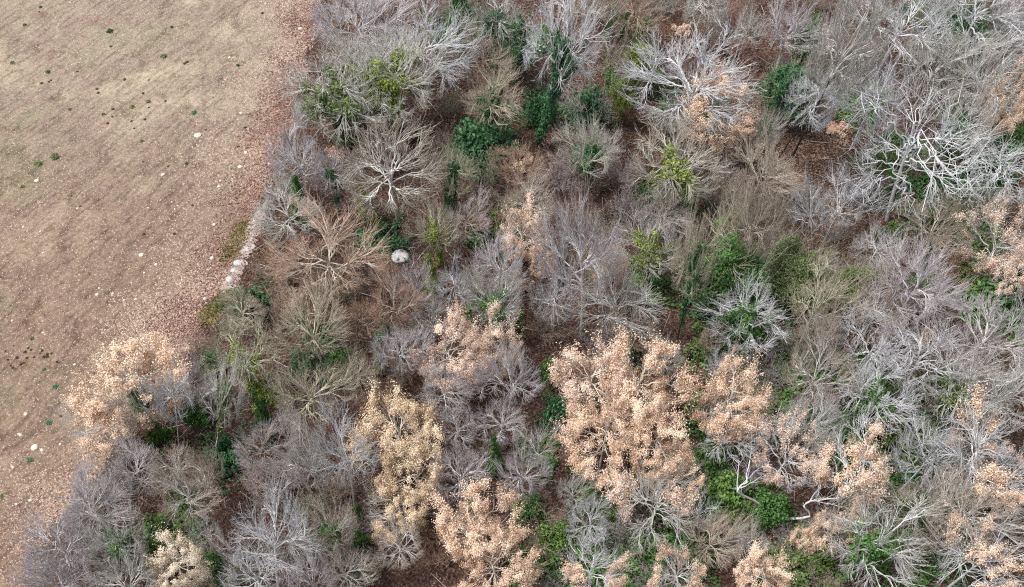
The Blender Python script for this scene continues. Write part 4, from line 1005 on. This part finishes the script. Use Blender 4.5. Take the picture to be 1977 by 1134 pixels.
for i, (px, py) in enumerate(DARK):
    tuft(px, py, 5 + (i * 7) % 4, LEAF['brown'], 'withered_tuft', 'small dark withered tuft ' + zone(*at(px, py)[:2], FZONES), 'weed', 'dark withered tufts in the field', i, 0.6)

# ------------------------------------------------------------------ fine ground cover (nobody could count it)
rng = np.random.default_rng(31)
def scatter(n, smin, smax, dens=None):
    out = np.zeros((0, 3))
    while len(out) < n:
        px, py = rng.uniform(-60, 2040, n * 2), rng.uniform(-40, 1180, n * 2)
        a, b = (px - 988.5) / FPX, (567.0 - py) / FPX
        dz = -SP_ + b * CP; t = -CAM_H / dz; x = a * t; y = (CP + b * SP_) * t
        keep = rng.random(n * 2) < (t / 118.0) ** 2
        s = x - xedge(y); keep &= (s > smin) & (s < smax)
        if dens is not None: keep &= rng.random(n * 2) < dens(x, y, s)
        out = np.concatenate([out, np.stack([x, y, hgt(x, y)], -1)[keep]])
    return out[:n]
def clump(x, y, k=0.35): return 0.5 + 0.5 * np.sin(x * k + 1.7 * np.sin(y * k * 0.7)) * np.cos(y * k * 1.1 + np.sin(x * k * 0.6))
def litter(name, n, smin, smax, mat, size, label=None, dens=None):
    p = scatter(n, smin, smax, dens); p[:, 2] += rng.uniform(0.01, 0.09, n)
    nn = rng.normal(0, 0.55, (n, 3)) + UP
    o = link(name, mesh_of(name, *leaves(rng, p, nn, size)), mat, kind='stuff'); return o
litter('leaf_litter', 105000, -0.5, 95, LEAF['litter'], 0.17)
ox, oy, _ = at(1590, 290)
litter('leaf_litter', 9000, 5, 90, LEAF['ochre'], 0.17, dens=lambda x, y, s: np.exp(-((x - ox) ** 2 + (y - oy) ** 2) / 60.0))
litter('leaf_litter', 12000, -5, 0.5, LEAF['redlit'], 0.16, dens=lambda x, y, s: np.clip(1 + s / 5, 0, 1) * clump(x, y, 0.3) * np.clip((y - at(300, 860)[1]) / 12, 0.12, 1))
def crumbs(name, n, size, mat, dens=None):
    p = scatter(n, -60, 0.3, dens)
    s = rng.uniform(0.5, 1.0, n)[:, None, None] * size * (0.6 + 1.0 * rng.random((n, 1, 1)) ** 3)
    az = rng.random((n, 1)) * 6.28 + np.array([0, 2.1, 4.2])[None]
    base = np.stack([np.cos(az), np.sin(az), np.full_like(az, -0.25)], -1) * s
    apex = np.stack([rng.normal(0, 0.25, n), rng.normal(0, 0.25, n), rng.uniform(0.5, 1.0, n)], -1)[:, None] * s
    V = np.concatenate([base, apex], 1) + p[:, None]
    i = np.arange(n)[:, None] * 4
    F = np.concatenate([i + np.array([[0, 1, 3]]), i + np.array([[1, 2, 3]]), i + np.array([[2, 0, 3]])], 0)
    return link(name, mesh_of(name, V, F), mat, kind='stuff')
crumbs('soil_crumbs', 45000, 0.08, CLOD)
crumbs('soil_crumbs', 30000, 0.11, CLOD, lambda x, y, s: np.clip(1.1 + s / 9, 0.02, 1) * clump(x, y, 0.25))
# ivy and bramble carpeting parts of the floor
def carpet(n, mat, patches):
    c = np.array([(*at(a, b)[:2], w * at(a, b)[2] / FPX) for a, b, w in patches]); k = rng.choice(len(c), n, p=c[:, 2] ** 2 / (c[:, 2] ** 2).sum())
    ang = rng.random(n) * 6.28; rr = np.sqrt(rng.random(n)) * (1 + 0.35 * np.sin(ang * 3 + k) + 0.2 * np.sin(ang * 7 + 2 * k))
    x = c[k, 0] + c[k, 2] * 0.5 * rr * np.cos(ang); y = c[k, 1] + c[k, 2] * 0.5 * rr * np.sin(ang)
    z = hgt(x, y) + rng.uniform(0.05, 1.0, n) * (0.6 + 0.4 * np.sin(x * 2.1) * np.cos(y * 1.7))
    link('ground_ivy', mesh_of('ground_ivy', *leaves(rng, np.stack([x, y, z], -1), rng.normal(0, 0.6, (n, 3)) + UP, 0.23)), mat, kind='stuff')
carpet(60000, LEAF['ever'], [(1080, 1060, 170), (1160, 985, 120), (1395, 960, 150), (1490, 990, 100), (1290, 1070, 200), (1550, 1100, 150), (1620, 850, 160), (1760, 800, 220), (1100, 800, 120), (1370, 830, 150), (1430, 660, 180), (1880, 560, 220), (1830, 330, 260), (1920, 250, 160), (1000, 80, 140), (1750, 1080, 160), (340, 1020, 120), (700, 190, 170), (1040, 880, 90), (1480, 760, 160), (1330, 900, 120), (1700, 960, 180), (1600, 700, 150), (960, 600, 110), (1290, 380, 120), (1650, 200, 130), (880, 60, 120), (1210, 140, 110), (1250, 560, 120), (1850, 860, 180), (1170, 1090, 140)])
carpet(26000, LEAF['ivy'], [(1390, 560, 220), (1560, 580, 180), (940, 290, 130), (1045, 220, 130), (1140, 210, 100), (1520, 190, 130), (950, 440, 120), (1800, 420, 200), (1330, 220, 160), (620, 690, 120), (740, 465, 110), (490, 580, 100), (450, 880, 130), (1850, 60, 200), (1840, 1000, 250), (1300, 380, 140)])
k = 2600
p = scatter(k, 0.5, 95); az = rng.random(k) * 6.28
st = np.stack([p + UP * 0.06, p + UP * 0.1 + np.stack([np.cos(az), np.sin(az), rng.normal(0, 0.12, k)], -1) * rng.uniform(0.6, 2.6, (k, 1))], 1)
link('fallen_sticks', mesh_of('fallen_sticks', *tubes(st, rng.uniform(0.012, 0.04, k), 3, 0.5)), BARK['pale'], kind='stuff')
# yellowed grass along the track
def grass(pix, n, spread):
    c = np.array([at(*p)[:2] for p in pix]); k = rng.integers(0, len(c), n)
    xy = c[k] + rng.normal(0, spread, (n, 2)); p = np.stack([xy[:, 0], xy[:, 1], hgt(xy[:, 0], xy[:, 1]) + 0.06], -1)
    V, F = leaves(rng, p, rng.normal(0, 0.8, (n, 3)) + np.array([0, 0, 0.5]), 0.22)
    link('yellow_grass', mesh_of('yellow_grass', V, F), LEAF['grass'], kind='stuff')
grass([(420, 590), (408, 600), (398, 610), (430, 578), (440, 572)], 1500, 0.5)
grass([(467, 440), (458, 458), (450, 475), (442, 490)], 1100, 0.55)
